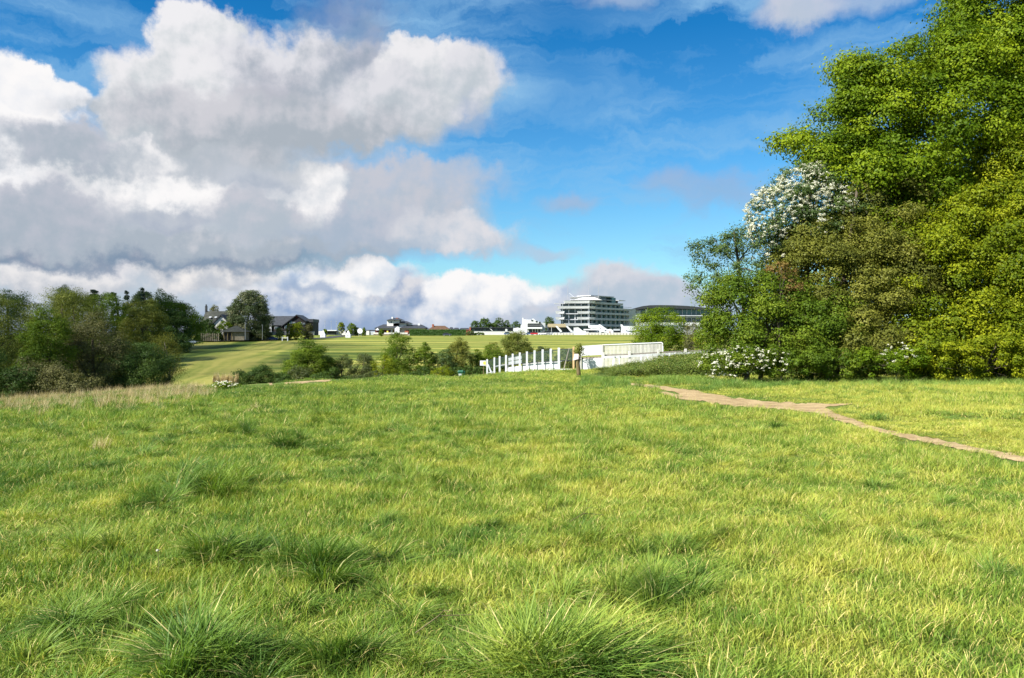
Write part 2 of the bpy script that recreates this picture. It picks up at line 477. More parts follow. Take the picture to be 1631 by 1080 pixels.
world = bpy.data.worlds.new("World"); scene.world = world; world.use_nodes = True
nt = world.node_tree; nt.nodes.clear(); L = nt.links.new
wo = nd(nt, 'ShaderNodeOutputWorld'); bg = nd(nt, 'ShaderNodeBackground'); bg.inputs['Strength'].default_value = BG
L(bg.outputs[0], wo.inputs[0])
sky = nd(nt, 'ShaderNodeTexSky', sky_type='NISHITA'); sky.sun_disc = False
sky.sun_elevation = SUN_EL; sky.sun_rotation = math.atan2(hx, hy)
sky.air_density = 1.0; sky.dust_density = 0.6; sky.ozone_density = 2.5; sky.altitude = 100
tc = nd(nt, 'ShaderNodeTexCoord'); sx = nd(nt, 'ShaderNodeSeparateXYZ'); L(tc.outputs['Generated'], sx.inputs[0])
def mth(op, a, b=None, c=None, clamp=False):
    n = nd(nt, 'ShaderNodeMath', operation=op); n.use_clamp = clamp
    for i, q in enumerate((a, b, c)):
        if q is None: continue
        if isinstance(q, (int, float)): n.inputs[i].default_value = q
        else: L(q, n.inputs[i])
    return n.outputs[0]
def vm(op, a, b=None, c=None):
    n = nd(nt, 'ShaderNodeVectorMath', operation=op)
    for i, q in enumerate((a, b, c)):
        if q is None: continue
        if isinstance(q, tuple): n.inputs[i].default_value = q
        else: L(q, n.inputs[i])
    return n.outputs[0]
az = mth('MULTIPLY', mth('ARCTAN2', sx.outputs[0], sx.outputs[1]), F)       # azimuth and elevation of the sky, one unit = 1/1268.6 rad
el = mth('MULTIPLY', mth('ARCSINE', sx.outputs[2]), F)
cp = nd(nt, 'ShaderNodeCombineXYZ'); L(az, cp.inputs[0]); L(el, cp.inputs[1]); P0 = cp.outputs[0]

def noise2(vec, scale, detail, rough, dim='2D', dist=0.0):
    n = nd(nt, 'ShaderNodeTexNoise', noise_dimensions=dim, ins={'Scale': scale, 'Detail': detail, 'Roughness': rough, 'Distortion': dist}); L(vec, n.inputs['Vector']); return n
wn = noise2(P0, 0.0125, 8.0, 0.60)
W = vm('SUBTRACT', wn.outputs['Color'], (.5, .5, .5))
# relief: the cloud noise compared with itself a little towards the sun
n1 = noise2(P0, 0.016, 6.0, 0.55); n2 = noise2(vm('ADD', P0, (-10.0, 13.0, 0)), 0.016, 6.0, 0.55)
relief = mth('SUBTRACT', n1.outputs['Fac'], n2.outputs['Fac'])
shade_big = mth('SUBTRACT', noise2(vm('ADD', P0, (400, 90, 0)), 0.006, 3.0, .5).outputs['Fac'], .5)
relief = mth('ADD', mth('MULTIPLY', relief, 3.0), mth('MULTIPLY', shade_big, 0.9))

# puff group: one billow of cloud laid over the colour so far
pg = bpy.data.node_groups.new('puff', 'ShaderNodeTree')
for nm, ty in (('Color', 'NodeSocketColor'), ('P', 'NodeSocketVector'), ('W', 'NodeSocketVector'), ('Relief', 'NodeSocketFloat'), ('C', 'NodeSocketVector'), ('InvR', 'NodeSocketVector'),
               ('Amp', 'NodeSocketFloat'), ('Soft', 'NodeSocketFloat'), ('Bright', 'NodeSocketColor'), ('Dark', 'NodeSocketColor'), ('Opacity', 'NodeSocketFloat'), ('Bias', 'NodeSocketFloat')):
    pg.interface.new_socket(nm, in_out='INPUT', socket_type=ty)
pg.interface.new_socket('Color', in_out='OUTPUT', socket_type='NodeSocketColor')
gi = pg.nodes.new('NodeGroupInput'); go = pg.nodes.new('NodeGroupOutput'); GL = pg.links.new
def gn(t, **k):
    n = pg.nodes.new(t)
    for a, b in k.items(): setattr(n, a, b)
    return n
sc = gn('ShaderNodeVectorMath', operation='SCALE'); GL(gi.outputs['W'], sc.inputs[0]); GL(gi.outputs['Amp'], sc.inputs['Scale'])
ad = gn('ShaderNodeVectorMath', operation='ADD'); GL(gi.outputs['P'], ad.inputs[0]); GL(sc.outputs[0], ad.inputs[1])
sb = gn('ShaderNodeVectorMath', operation='SUBTRACT'); GL(ad.outputs[0], sb.inputs[0]); GL(gi.outputs['C'], sb.inputs[1])
ml = gn('ShaderNodeVectorMath', operation='MULTIPLY'); GL(sb.outputs[0], ml.inputs[0]); GL(gi.outputs['InvR'], ml.inputs[1])
ln = gn('ShaderNodeVectorMath', operation='LENGTH'); GL(ml.outputs[0], ln.inputs[0])
hi = gn('ShaderNodeMath', operation='ADD'); hi.inputs[0].default_value = 1; GL(gi.outputs['Soft'], hi.inputs[1])
lo = gn('ShaderNodeMath', operation='SUBTRACT'); lo.inputs[0].default_value = 1; GL(gi.outputs['Soft'], lo.inputs[1])
mr = gn('ShaderNodeMapRange', interpolation_type='SMOOTHSTEP'); GL(ln.outputs['Value'], mr.inputs[0]); GL(hi.outputs[0], mr.inputs[1]); GL(lo.outputs[0], mr.inputs[2])
mr.inputs[3].default_value = 0; mr.inputs[4].default_value = 1
op = gn('ShaderNodeMath', operation='MULTIPLY'); GL(mr.outputs[0], op.inputs[0]); GL(gi.outputs['Opacity'], op.inputs[1])
dt = gn('ShaderNodeVectorMath', operation='DOT_PRODUCT'); GL(ml.outputs[0], dt.inputs[0]); dt.inputs[1].default_value = (-.22, .62, 0)
a1 = gn('ShaderNodeMath', operation='ADD'); GL(dt.outputs['Value'], a1.inputs[0]); GL(gi.outputs['Relief'], a1.inputs[1])
a2 = gn('ShaderNodeMath', operation='ADD'); GL(a1.outputs[0], a2.inputs[0]); GL(gi.outputs['Bias'], a2.inputs[1])
m2 = gn('ShaderNodeMapRange', interpolation_type='SMOOTHSTEP'); GL(a2.outputs[0], m2.inputs[0])
for i, q in ((1, -.75), (2, .75), (3, 0), (4, 1)): m2.inputs[i].default_value = q
cm = gn('ShaderNodeMix', data_type='RGBA'); GL(m2.outputs[0], cm.inputs[0]); GL(gi.outputs['Dark'], cm.inputs[6]); GL(gi.outputs['Bright'], cm.inputs[7])
fm = gn('ShaderNodeMix', data_type='RGBA'); GL(op.outputs[0], fm.inputs[0]); GL(gi.outputs['Color'], fm.inputs[6]); GL(cm.outputs[2], fm.inputs[7])
GL(fm.outputs[2], go.inputs[0])

def angs(px, py):
    a = math.atan((px - 815.5) / F); e = math.atan((540 - py) / F * math.cos(a))
    return a * F, e * F

# the clear sky: Nishita, deepened the way a clear spring noon is, paler towards the horizon
tint = nd(nt, 'ShaderNodeMix', data_type='RGBA', blend_type='MULTIPLY'); tint.inputs[0].default_value = 1
L(sky.outputs[0], tint.inputs[6])
er = nd(nt, 'ShaderNodeMapRange'); L(el, er.inputs[0]); er.inputs[1].default_value = 0; er.inputs[2].default_value = 520
tr = ramp(nt, SKY_TINT); L(er.outputs[0], tr.inputs[0]); L(tr.outputs[0], tint.inputs[7])
cur = tint.outputs[2]
# cirrus: long thin streaks
mpc = nd(nt, 'ShaderNodeMapping'); L(vm('ADD', P0, vm('MULTIPLY', W, (160, 60, 0))), mpc.inputs[0]); mpc.inputs['Rotation'].default_value = (0, 0, R(-7)); mpc.inputs['Scale'].default_value = (.0030, .0150, 1)
cn = noise2(mpc.outputs[0], 1.0, 6.0, .58, '2D', .4)
cn2 = noise2(P0, .0035, 2.0, .5)
cf = mth('MULTIPLY', mth('SUBTRACT', cn.outputs['Fac'], .40), 3.0, clamp=True)
cf = mth('MULTIPLY', cf, mth('MULTIPLY', mth('SUBTRACT', cn2.outputs['Fac'], .12), 3.0, clamp=True))
cf = mth('MULTIPLY', cf, 0.85)
cx = nd(nt, 'ShaderNodeMix', data_type='RGBA'); L(cf, cx.inputs[0]); L(cur, cx.inputs[6]); cx.inputs[7].default_value = (*skyc(148, 196, 234), 1)
cur = clear_sky = cx.outputs[2]
def puff(px, py, rx, ry, soft=.25, amp=60, br=(245, 243, 244), dk=(168, 172, 188), op_=1.0, bias=0.0):
    global cur
    x, y = angs(px, py)
    n = nd(nt, 'ShaderNodeGroup'); n.node_tree = pg
    L(cur, n.inputs['Color']); L(P0, n.inputs['P']); L(W, n.inputs['W']); L(relief, n.inputs['Relief'])
    n.inputs['C'].default_value = (x, y, 0); n.inputs['InvR'].default_value = (1 / rx, 1 / ry, 0)
    n.inputs['Amp'].default_value = amp * 1.65; n.inputs['Soft'].default_value = soft
    n.inputs['Bright'].default_value = (*skyc(*br), 1); n.inputs['Dark'].default_value = (*skyc(*dk), 1)
    n.inputs['Opacity'].default_value = op_; n.inputs['Bias'].default_value = bias
    cur = n.outputs[0]
WH = (252, 250, 250); LG = (222, 222, 228); MG = (190, 194, 206); DG = (150, 157, 176); BG_ = (134, 150, 180); SB = (150, 172, 205); PB = (188, 203, 226)
for a in CLOUDS: puff(*a[:4], **a[4])
# above and behind the picture the sky carries scattered cumulus; the modelled billows end there
on = noise2(P0, .0028, 5.0, .55); om = mth('MULTIPLY', mth('SUBTRACT', on.outputs['Fac'], .5), 7.0, clamp=True)
away = nd(nt, 'ShaderNodeMapRange', interpolation_type='SMOOTHSTEP'); L(mth('ABSOLUTE', az), away.inputs[0]); away.inputs[1].default_value = 860; away.inputs[2].default_value = 1000
up = nd(nt, 'ShaderNodeMapRange', interpolation_type='SMOOTHSTEP'); L(el, up.inputs[0]); up.inputs[1].default_value = 560; up.inputs[2].default_value = 640
ox_ = nd(nt, 'ShaderNodeMix', data_type='RGBA'); L(om, ox_.inputs[0]); L(clear_sky, ox_.inputs[6]); ox_.inputs[7].default_value = (*skyc(220, 222, 230), 1)
bg2 = nd(nt, 'ShaderNodeBackground'); bg2.inputs['Strength'].default_value = BG
L(cur, bg.inputs[0]); L(ox_.outputs[2], bg2.inputs[0])
mxs = nd(nt, 'ShaderNodeMixShader'); L(mth('MAXIMUM', away.outputs[0], up.outputs[0]), mxs.inputs[0]); L(bg.outputs[0], mxs.inputs[1]); L(bg2.outputs[0], mxs.inputs[2])
L(mxs.outputs[0], wo.inputs[0])

# unseen low cloud behind the camera, added to shade the left wood and slope
def shade_cloud_mesh():
    r_ = np.random.default_rng(3); V = []; Fc = []; nv = 0
    import bmesh
    for (dx, dy, rx, ry) in ((-22, -78, 30, 48), (-2, -95, 26, 30), (-15, -25, 44, 55), (-32, 40, 46, 62), (-40, 95, 44, 48), (-60, 10, 45, 70), (-72, 80, 50, 60), (-100, 20, 60, 110)):
        bm = bmesh.new(); bmesh.ops.create_icosphere(bm, subdivisions=3, radius=1.0)
        for v in bm.verts:
            c = v.co; k = 1 + .28 * (math.sin(c.x * 5 + dx) * math.cos(c.y * 4 + dy) + .5 * math.sin(c.z * 9 + c.x * 7))
            V.append((dx + c.x * rx * k, dy + c.y * ry * k, (c.z * 22 * k if c.z > 0 else c.z * 7)))
        for f in bm.faces: Fc.append(tuple(v.index + nv for v in f.verts))
        nv += len(bm.verts); bm.free()
    me = bpy.data.meshes.new('shade_cloud'); me.from_pydata(V, [], Fc); me.update(); return me
cm_, cnt = newmat('shade_cloud_vapour'); o_ = nd(cnt, 'ShaderNodeOutputMaterial'); t_ = nd(cnt, 'ShaderNodeBsdfTransparent'); d_ = nd(cnt, 'ShaderNodeBsdfTranslucent', ins={0: (.9, .9, .9, 1)}); m_ = nd(cnt, 'ShaderNodeMixShader', ins={0: .13})
cnt.links.new(t_.outputs[0], m_.inputs[1]); cnt.links.new(d_.outputs[0], m_.inputs[2]); cnt.links.new(m_.outputs[0], o_.inputs[0])
co_ = setp(link_mesh('shade_cloud', shade_cloud_mesh(), cm_), kind='structure')
CH = 260.0; co_.location = (-62 + sdir.x / sdir.z * CH, 165 + sdir.y / sdir.z * CH, CH)

# ================================================================== ground
def axis(lo, hi, step, far_lo, far_hi, grow):
    c = list(np.arange(lo, hi + 1e-6, step)); s = step; v = hi
    while v < far_hi: s *= grow; v += s; c.append(v)
    s = step; v = lo; pre = []
    while v > far_lo: s *= grow; v -= s; pre.append(v)
    return np.array(pre[::-1] + c)
gx = axis(-30, 28, .25, -4200, 4200, 1.06); gy = axis(0, 60, .25, -300, 5200, 1.03)
GX, GY = np.meshgrid(gx, gy); GZ = G(GX, GY)
nx, ny = len(gx), len(gy)
ii = np.arange(nx * ny).reshape(ny, nx)
quads = np.stack([ii[:-1, :-1], ii[:-1, 1:], ii[1:, 1:], ii[1:, :-1]], -1).reshape(-1, 4)
field = np.clip((GY - 112) / 16, 0, 1) + np.clip((-(GX + 26) - 0.2 * (GY - 60)) / 6, 0, 1)
field = np.clip(field * (GY > 85), 0, 1).ravel()
gme = np_mesh('ground', np.stack([GX, GY, GZ], -1).reshape(-1, 3), quads, 4, pattr={'field': field}, smooth=True)

gm, gnt = newmat('meadow_ground')
def ground_material(nt):
    L = nt.links.new
    out = nd(nt, 'ShaderNodeOutputMaterial'); b = nd(nt, 'ShaderNodeBsdfPrincipled'); b.inputs['Roughness'].default_value = .85; b.inputs['Specular IOR Level'].default_value = .1
    ge = nd(nt, 'ShaderNodeNewGeometry'); sp = nd(nt, 'ShaderNodeSeparateXYZ'); L(ge.outputs['Position'], sp.inputs[0])
    # rough meadow soil between the blades
    n1 = nd(nt, 'ShaderNodeTexNoise', ins={'Scale': .35, 'Detail': 8.0, 'Roughness': .65}); L(ge.outputs['Position'], n1.inputs['Vector'])
    r1 = ramp(nt, [(.3, (.05, .085, .016)), (.5, (.085, .125, .022)), (.72, (.15, .16, .035))]); L(n1.outputs['Fac'], r1.inputs[0])
    # mown downland: bands left by the mower, running across; on the left they run away from the camera
    def M(op, a, c=None, d=None):
        n = nd(nt, 'ShaderNodeMath', operation=op)
        for i, q in enumerate((a, c, d)):
            if q is None: continue
            if isinstance(q, (int, float)): n.inputs[i].default_value = q
            else: L(q, n.inputs[i])
        return n.outputs[0]
    lat = M('ADD', M('ADD', sp.outputs[0], M('MULTIPLY', M('SUBTRACT', sp.outputs[1], 140.0), .15)), 52.0)
    nb = nd(nt, 'ShaderNodeTexNoise', ins={'Scale': .02, 'Detail': 3.0}); L(ge.outputs['Position'], nb.inputs['Vector'])
    wob = M('MULTIPLY', M('SUBTRACT', nb.outputs['Fac'], .5), 26.0)
    cmb = nd(nt, 'ShaderNodeCombineXYZ'); L(M('MULTIPLY', M('ADD', sp.outputs[1], wob), .12), cmb.inputs[0]); L(M('MULTIPLY', sp.outputs[0], .004), cmb.inputs[1])
    na = nd(nt, 'ShaderNodeTexNoise', noise_dimensions='2D', ins={'Scale': 1.0, 'Detail': 3.0, 'Roughness': .6}); L(cmb.outputs[0], na.inputs['Vector'])
    cmb2 = nd(nt, 'ShaderNodeCombineXYZ'); L(M('MULTIPLY', M('ADD', lat, M('MULTIPLY', wob, .5)), .11), cmb2.inputs[0]); L(M('MULTIPLY', sp.outputs[1], .003), cmb2.inputs[1])
    nc = nd(nt, 'ShaderNodeTexNoise', noise_dimensions='2D', ins={'Scale': 1.0, 'Detail': 3.0, 'Roughness': .55}); L(cmb2.outputs[0], nc.inputs['Vector'])
    sel = nd(nt, 'ShaderNodeMapRange', interpolation_type='SMOOTHSTEP', ins={1: -6.0, 2: 8.0}); L(lat, sel.inputs[0])
    st = nd(nt, 'ShaderNodeMix', data_type='FLOAT'); L(sel.outputs[0], st.inputs[0]); L(nc.outputs['Fac'], st.inputs[2]); L(na.outputs['Fac'], st.inputs[3])
    fine = nd(nt, 'ShaderNodeTexNoise', ins={'Scale': .5, 'Detail': 6.0, 'Roughness': .7}); L(ge.outputs['Position'], fine.inputs['Vector'])
    stv = M('ADD', st.outputs[0], M('MULTIPLY', M('SUBTRACT', fine.outputs['Fac'], .5), .22))
    r2 = ramp(nt, FIELD_RAMP); L(stv, r2.inputs[0])
    fa = nd(nt, 'ShaderNodeAttribute', attribute_name='field')
    mx = nd(nt, 'ShaderNodeMix', data_type='RGBA'); L(fa.outputs['Fac'], mx.inputs[0]); L(r1.outputs[0], mx.inputs[6]); L(r2.outputs[0], mx.inputs[7])
    L(mx.outputs[2], b.inputs['Base Color'])
    bp = nd(nt, 'ShaderNodeBump', ins={'Strength': .6, 'Distance': .15}); L(fine.outputs['Fac'], bp.inputs['Height']); L(bp.outputs[0], b.inputs['Normal'])
    L(b.outputs[0], out.inputs[0])
ground_material(gnt)
ground = setp(link_mesh('ground', gme, gm), kind='structure')

# ------------------------------------------------------------------ trodden chalk path, two strands that join
PATH_MAIN = [(925, 605.5, 607.0), (950, 607.2, 609.6), (985, 609.6, 613.0), (1020, 612, 616), (1050, 614.5, 620), (1075, 617.5, 624), (1100, 621, 636), (1130, 626, 642), (1160, 631, 646), (1200, 638, 650), (1245, 641, 652),
             (1290, 643, 657.5), (1312, 648, 664), (1340, 662, 671.5), (1378, 676, 684.5), (1420, 687, 694.5), (1470, 696.5, 705), (1530, 708.5, 717), (1600, 722, 731.5), (1700, 744, 755)]
PATH_SIDE = [(1035, 623, 624.5), (1060, 624.5, 629), (1085, 628, 636), (1110, 632, 639.5)]
PATH_SPUR = [(1285, 641.5, 650), (1305, 643, 650), (1322, 644, 648.5), (1345, 643.5, 645.5), (1370, 642.8, 643.6)]
PATH_FAR = [(300, 614.5, 616), (420, 611, 614.5), (500, 606.5, 609.5), (560, 602.5, 605), (620, 598.5, 600.2), (642, 596.5, 599.5), (700, 597.0, 598)]
path_polys = []
def path_strip(pts, mb, jit):
    px = np.array([p[0] for p in pts]); a = np.array([p[1] for p in pts]); b = np.array([p[2] for p in pts])
    n = max(6, int((px[-1] - px[0]) / 4)); xs = np.linspace(px[0], px[-1], n)
    A = []; Bq = []
    for i, x in enumerate(xs):
        ya = np.interp(x, px, a); yb = np.interp(x, px, b)
        w = (yb - ya) * jit * 1.6
        ya += w * (vnoise(x / 9., 1.5, 5) - .5); yb += w * (vnoise(x / 7., 8.5, 6) - .5)
        pa = hit(x, ya); pb = hit(x, yb)
        A.append(pa); Bq.append(pb)
    K = 4
    rows = []
    for pa, pb in zip(A, Bq):
        r = []
        for k in range(K + 1):
            t = k / K; x = pa[0] + (pb[0] - pa[0]) * t; y = pa[1] + (pb[1] - pa[1]) * t
            r.append((x, y, g(x, y) + .012 + (.012 if 0 < k < K else 0)))
        rows.append(r)
    base = len(mb.v)
    for r in rows: mb.v += r
    for i in range(len(rows) - 1):
        for k in range(K):
            q = base + i * (K + 1) + k
            mb.f.append((q, q + K + 1, q + K + 2, q + 1))
    path_polys.append((np.array([r[0][:2] for r in rows]), np.array([r[-1][:2] for r in rows])))
pm_, pnt = newmat('dry_earth'); 
def path_material(nt):
    L = nt.links.new
    out = nd(nt, 'ShaderNodeOutputMaterial'); b = nd(nt, 'ShaderNodeBsdfPrincipled'); b.inputs['Roughness'].default_value = .9; b.inputs['Specular IOR Level'].default_value = .1
    ge = nd(nt, 'ShaderNodeNewGeometry')
    n = nd(nt, 'ShaderNodeTexNoise', ins={'Scale': 2.2, 'Detail': 9.0, 'Roughness': .68}); L(ge.outputs['Position'], n.inputs['Vector'])
    r = ramp(nt, [(.30, (.11, .10, .04)), (.40, (.26, .185, .095)), (.54, (.35, .26, .14)), (.7, (.42, .315, .175))]); L(n.outputs['Fac'], r.inputs[0]); L(r.outputs[0], b.inputs['Base Color'])
    v = nd(nt, 'ShaderNodeTexVoronoi', ins={'Scale': 28.0}); L(ge.outputs['Position'], v.inputs['Vector'])
    bp = nd(nt, 'ShaderNodeBump', ins={'Strength': .7, 'Distance': .03}); L(v.outputs['Distance'], bp.inputs['Height']); L(bp.outputs[0], b.inputs['Normal'])
    L(b.outputs[0], out.inputs[0])
path_material(pnt)
for nm, pts in (('dirt_path', [PATH_MAIN, PATH_SIDE, PATH_SPUR]), ('far_path', [PATH_FAR])):
    mb = MB()
    for p in pts: path_strip(p, mb, .35)
    setp(mb.build(nm, pm_, smooth=True), kind='structure')

def near_path(x, y, pad=0.0, foot=0.0):
    """True where a point lies on one of the trodden strips"""
    px = 815.5 + F * x / y; gz = G(x, y); py = 540 - (gz - EYE) / y * F
    m = np.zeros(len(x), bool)
    for pts in (PATH_MAIN, PATH_SIDE, PATH_SPUR, PATH_FAR):
        q = np.array(pts); a = np.interp(px, q[:, 0], q[:, 1]); b = np.interp(px, q[:, 0], q[:, 2])
        m |= (px > q[0, 0]) & (px < q[-1, 0]) & (py > a - pad) & (py < b + pad + foot * .055 * F / y)
    return m

# ================================================================== grass: real blades, gathered in tufts that geometry nodes repeat
def grass_mat(name, dark, mid, lite, straw, straw_amt=.9, patch=True):
    m, nt = newmat(name); L = nt.links.new
    out = nd(nt, 'ShaderNodeOutputMaterial')
    at = nd(nt, 'ShaderNodeAttribute', attribute_name='v'); hh = nd(nt, 'ShaderNodeAttribute', attribute_name='h')
    ge = nd(nt, 'ShaderNodeNewGeometry')
    n = nd(nt, 'ShaderNodeTexNoise', ins={'Scale': .16, 'Detail': 4.0, 'Roughness': .6}); L(ge.outputs['Position'], n.inputs['Vector'])
    n2 = nd(nt, 'ShaderNodeTexNoise', ins={'Scale': 1.3, 'Detail': 5.0, 'Roughness': .7}); L(ge.outputs['Position'], n2.inputs['Vector'])
    def M(op, a, c=None, clamp=False):
        q = nd(nt, 'ShaderNodeMath', operation=op); q.use_clamp = clamp
        for i, z in enumerate((a, c)):
            if z is None: continue
            if isinstance(z, (int, float)): q.inputs[i].default_value = z
            else: L(z, q.inputs[i])
        return q.outputs[0]
    sp = nd(nt, 'ShaderNodeSeparateXYZ'); L(ge.outputs['Position'], sp.inputs[0])
    east = M('MULTIPLY', sp.outputs[0], .028)      # the grass is yellower on the right, greener on the left
    f = M('ADD', M('MULTIPLY', M('SUBTRACT', n.outputs['Fac'], .5), 1.9), M('MULTIPLY', M('SUBTRACT', n2.outputs['Fac'], .5), 2.6))
    f = M('ADD', M('ADD', f, east), M('MULTIPLY', M('SUBTRACT', at.outputs['Fac'], .5), .5))
    f = M('ADD', f, .5, True)
    r = ramp(nt, [(0.0, dark), (.45, mid), (1.0, lite)]); L(f, r.inputs[0])
    # individual dead blades
    sel = nd(nt, 'ShaderNodeMapRange', ins={1: straw_amt, 2: straw_amt + .04}); L(at.outputs['Fac'], sel.inputs[0])
    mx = nd(nt, 'ShaderNodeMix', data_type='RGBA'); L(sel.outputs[0], mx.inputs[0]); L(r.outputs[0], mx.inputs[6]); mx.inputs[7].default_value = (*straw, 1)
    # blade foot browner than the leaf, darkened to paint shade deep in the grass
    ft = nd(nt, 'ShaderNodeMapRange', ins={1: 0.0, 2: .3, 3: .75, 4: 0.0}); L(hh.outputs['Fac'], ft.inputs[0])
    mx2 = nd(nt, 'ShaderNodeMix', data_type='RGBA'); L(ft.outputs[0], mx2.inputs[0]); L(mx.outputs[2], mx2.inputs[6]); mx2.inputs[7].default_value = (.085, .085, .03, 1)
    d = nd(nt, 'ShaderNodeBsdfPrincipled'); d.inputs['Roughness'].default_value = .5; d.inputs['Specular IOR Level'].default_value = .16
    t = nd(nt, 'ShaderNodeBsdfTranslucent'); ms = nd(nt, 'ShaderNodeMixShader', ins={0: .30})
    hs = nd(nt, 'ShaderNodeMix', data_type='RGBA', blend_type='MULTIPLY'); hs.inputs[0].default_value = 1; hs.inputs[7].default_value = (1.2, 1.2, .55, 1)
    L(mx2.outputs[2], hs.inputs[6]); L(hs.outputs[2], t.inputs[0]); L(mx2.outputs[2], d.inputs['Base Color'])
    L(d.outputs[0], ms.inputs[1]); L(t.outputs[0], ms.inputs[2]); L(ms.outputs[0], out.inputs[0])
    return m

def tuft_mesh(name, rng, n, rad, h0, h1, width, lean, outward=.4, curl=.45, segs=3, comb=None):
    a = rng.uniform(0, 2 * math.pi, n); r = rad * np.sqrt(rng.random(n))
    bx, by = r * np.cos(a), r * np.sin(a)
    da = rng.uniform(0, 2 * math.pi, n)
    dx = (1 - outward) * np.cos(da) + outward * np.cos(a); dy = (1 - outward) * np.sin(da) + outward * np.sin(a)
    if comb is not None: dx = dx + comb[0]; dy = dy + comb[1]
    nn = np.hypot(dx, dy) + 1e-6; dx /= nn; dy /= nn
    h = rng.uniform(h0, h1, n) * (1 - .35 * (r / rad) ** 2); le = lean * rng.uniform(.3, 1.3, n); cu = curl * rng.uniform(.2, 1.3, n)
    w = width * rng.uniform(.6, 1.35, n); v = rng.random(n)
    tw = rng.uniform(-1.3, 1.3, n)
    px_, py_ = -dy * np.cos(tw) + dx * np.sin(tw), dx * np.cos(tw) + dy * np.sin(tw)
    V = []; H = []
    for k in range(segs + 1):
        s = k / segs
        o = le * h * (s ** 1.7); z = h * (s - cu * s ** 2.4)
        ww = w * (1 - s ** 1.6) * (.75 + .5 * s) if k < segs else w * 0
        cx_, cy_ = bx + dx * o, by + dy * o
        if k < segs:
            V.append(np.stack([cx_ - px_ * ww / 2, cy_ - py_ * ww / 2, z], -1)); H.append(np.full(n, s))
            V.append(np.stack([cx_ + px_ * ww / 2, cy_ + py_ * ww / 2, z], -1)); H.append(np.full(n, s))
        else:
            V.append(np.stack([cx_, cy_, z], -1)); H.append(np.full(n, s))
    m = 2 * segs + 1
    V = np.stack(V, 1).reshape(-1, 3); H = np.stack(H, 1).reshape(-1)
    V[:, 2] -= .01
    base = (np.arange(n) * m)[:, None]
    fs = []; sizes = []
    per = []
    for k in range(segs - 1):
        per += [2 * k, 2 * k + 1, 2 * k + 3, 2 * k + 2]
    per += [2 * segs - 2, 2 * segs - 1, 2 * segs]
    loops = (base + np.array(per)[None]).ravel()
    sizes = np.tile([4] * (segs - 1) + [3], n)
    return np_mesh(name, V, loops, sizes, pattr={'v': np.repeat(v, m), 'h': H})

def scatter(name, label_kind, sources, pts, rot, scl, idx, parent=None):
    """one object: the source tufts repeated on points by a geometry-nodes modifier"""
    col = bpy.data.collections.new(name + '_tufts')
    for i, (me, mt) in enumerate(sources):
        me.materials.append(mt)
        o = bpy.data.objects.new('%s_tuft_%02d' % (name, i), me); col.objects.link(o)
    me = bpy.data.meshes.new(name)
    me.vertices.add(len(pts)); me.vertices.foreach_set('co', np.asarray(pts, np.float32).ravel())
    a = me.attributes.new('rot', 'FLOAT_VECTOR', 'POINT'); a.data.foreach_set('vector', np.asarray(rot, np.float32).ravel())
    a = me.attributes.new('scl', 'FLOAT_VECTOR', 'POINT'); a.data.foreach_set('vector', np.asarray(scl, np.float32).ravel())
    a = me.attributes.new('idx', 'INT', 'POINT'); a.data.foreach_set('value', np.asarray(idx, np.int32))
    ob = bpy.data.objects.new(name, me); COL.objects.link(ob)
    ng = bpy.data.node_groups.new(name, 'GeometryNodeTree')
    ng.interface.new_socket('Geometry', in_out='INPUT', socket_type='NodeSocketGeometry'); ng.interface.new_socket('Geometry', in_out='OUTPUT', socket_type='NodeSocketGeometry')
    i_ = ng.nodes.new('NodeGroupInput'); o_ = ng.nodes.new('NodeGroupOutput')
    ci = ng.nodes.new('GeometryNodeCollectionInfo'); ci.inputs['Collection'].default_value = col; ci.inputs['Separate Children'].default_value = True; ci.inputs['Reset Children'].default_value = True
    ip = ng.nodes.new('GeometryNodeInstanceOnPoints'); ip.inputs['Pick Instance'].default_value = True
    def na(nm, ty):
        q = ng.nodes.new('GeometryNodeInputNamedAttribute'); q.data_type = ty; q.inputs['Name'].default_value = nm; return q.outputs['Attribute']
    l = ng.links.new
    mp = ng.nodes.new('GeometryNodeMeshToPoints'); l(i_.outputs[0], mp.inputs[0])
    l(mp.outputs[0], ip.inputs['Points']); l(ci.outputs[0], ip.inputs['Instance']); l(na('idx', 'INT'), ip.inputs['Instance Index'])
    er_ = ng.nodes.new('FunctionNodeEulerToRotation'); l(na('rot', 'FLOAT_VECTOR'), er_.inputs[0]); l(er_.outputs[0], ip.inputs['Rotation']); l(na('scl', 'FLOAT_VECTOR'), ip.inputs['Scale'])
    l(ip.outputs[0], o_.inputs[0])
    md = ob.modifiers.new('tufts', 'NODES'); md.node_group = ng
    return setp(ob, kind='stuff')

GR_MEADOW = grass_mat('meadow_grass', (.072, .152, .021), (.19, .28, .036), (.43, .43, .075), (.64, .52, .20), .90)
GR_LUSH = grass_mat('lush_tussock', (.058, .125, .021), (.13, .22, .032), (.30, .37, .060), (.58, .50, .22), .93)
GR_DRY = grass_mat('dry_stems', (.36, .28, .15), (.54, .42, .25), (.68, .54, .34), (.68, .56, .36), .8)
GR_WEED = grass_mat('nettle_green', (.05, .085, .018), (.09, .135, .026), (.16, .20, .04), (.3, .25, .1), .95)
rg = np.random.default_rng(11)
src = []
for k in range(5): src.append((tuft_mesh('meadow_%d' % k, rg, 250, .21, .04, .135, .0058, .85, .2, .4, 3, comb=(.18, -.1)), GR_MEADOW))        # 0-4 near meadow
for k in range(4): src.append((tuft_mesh('meadow_far_%d' % k, rg, 190, .38, .06, .15, .0085, .8, .1, .35, 2, comb=(.2, -.1)), GR_MEADOW))     # 5-8 farther meadow
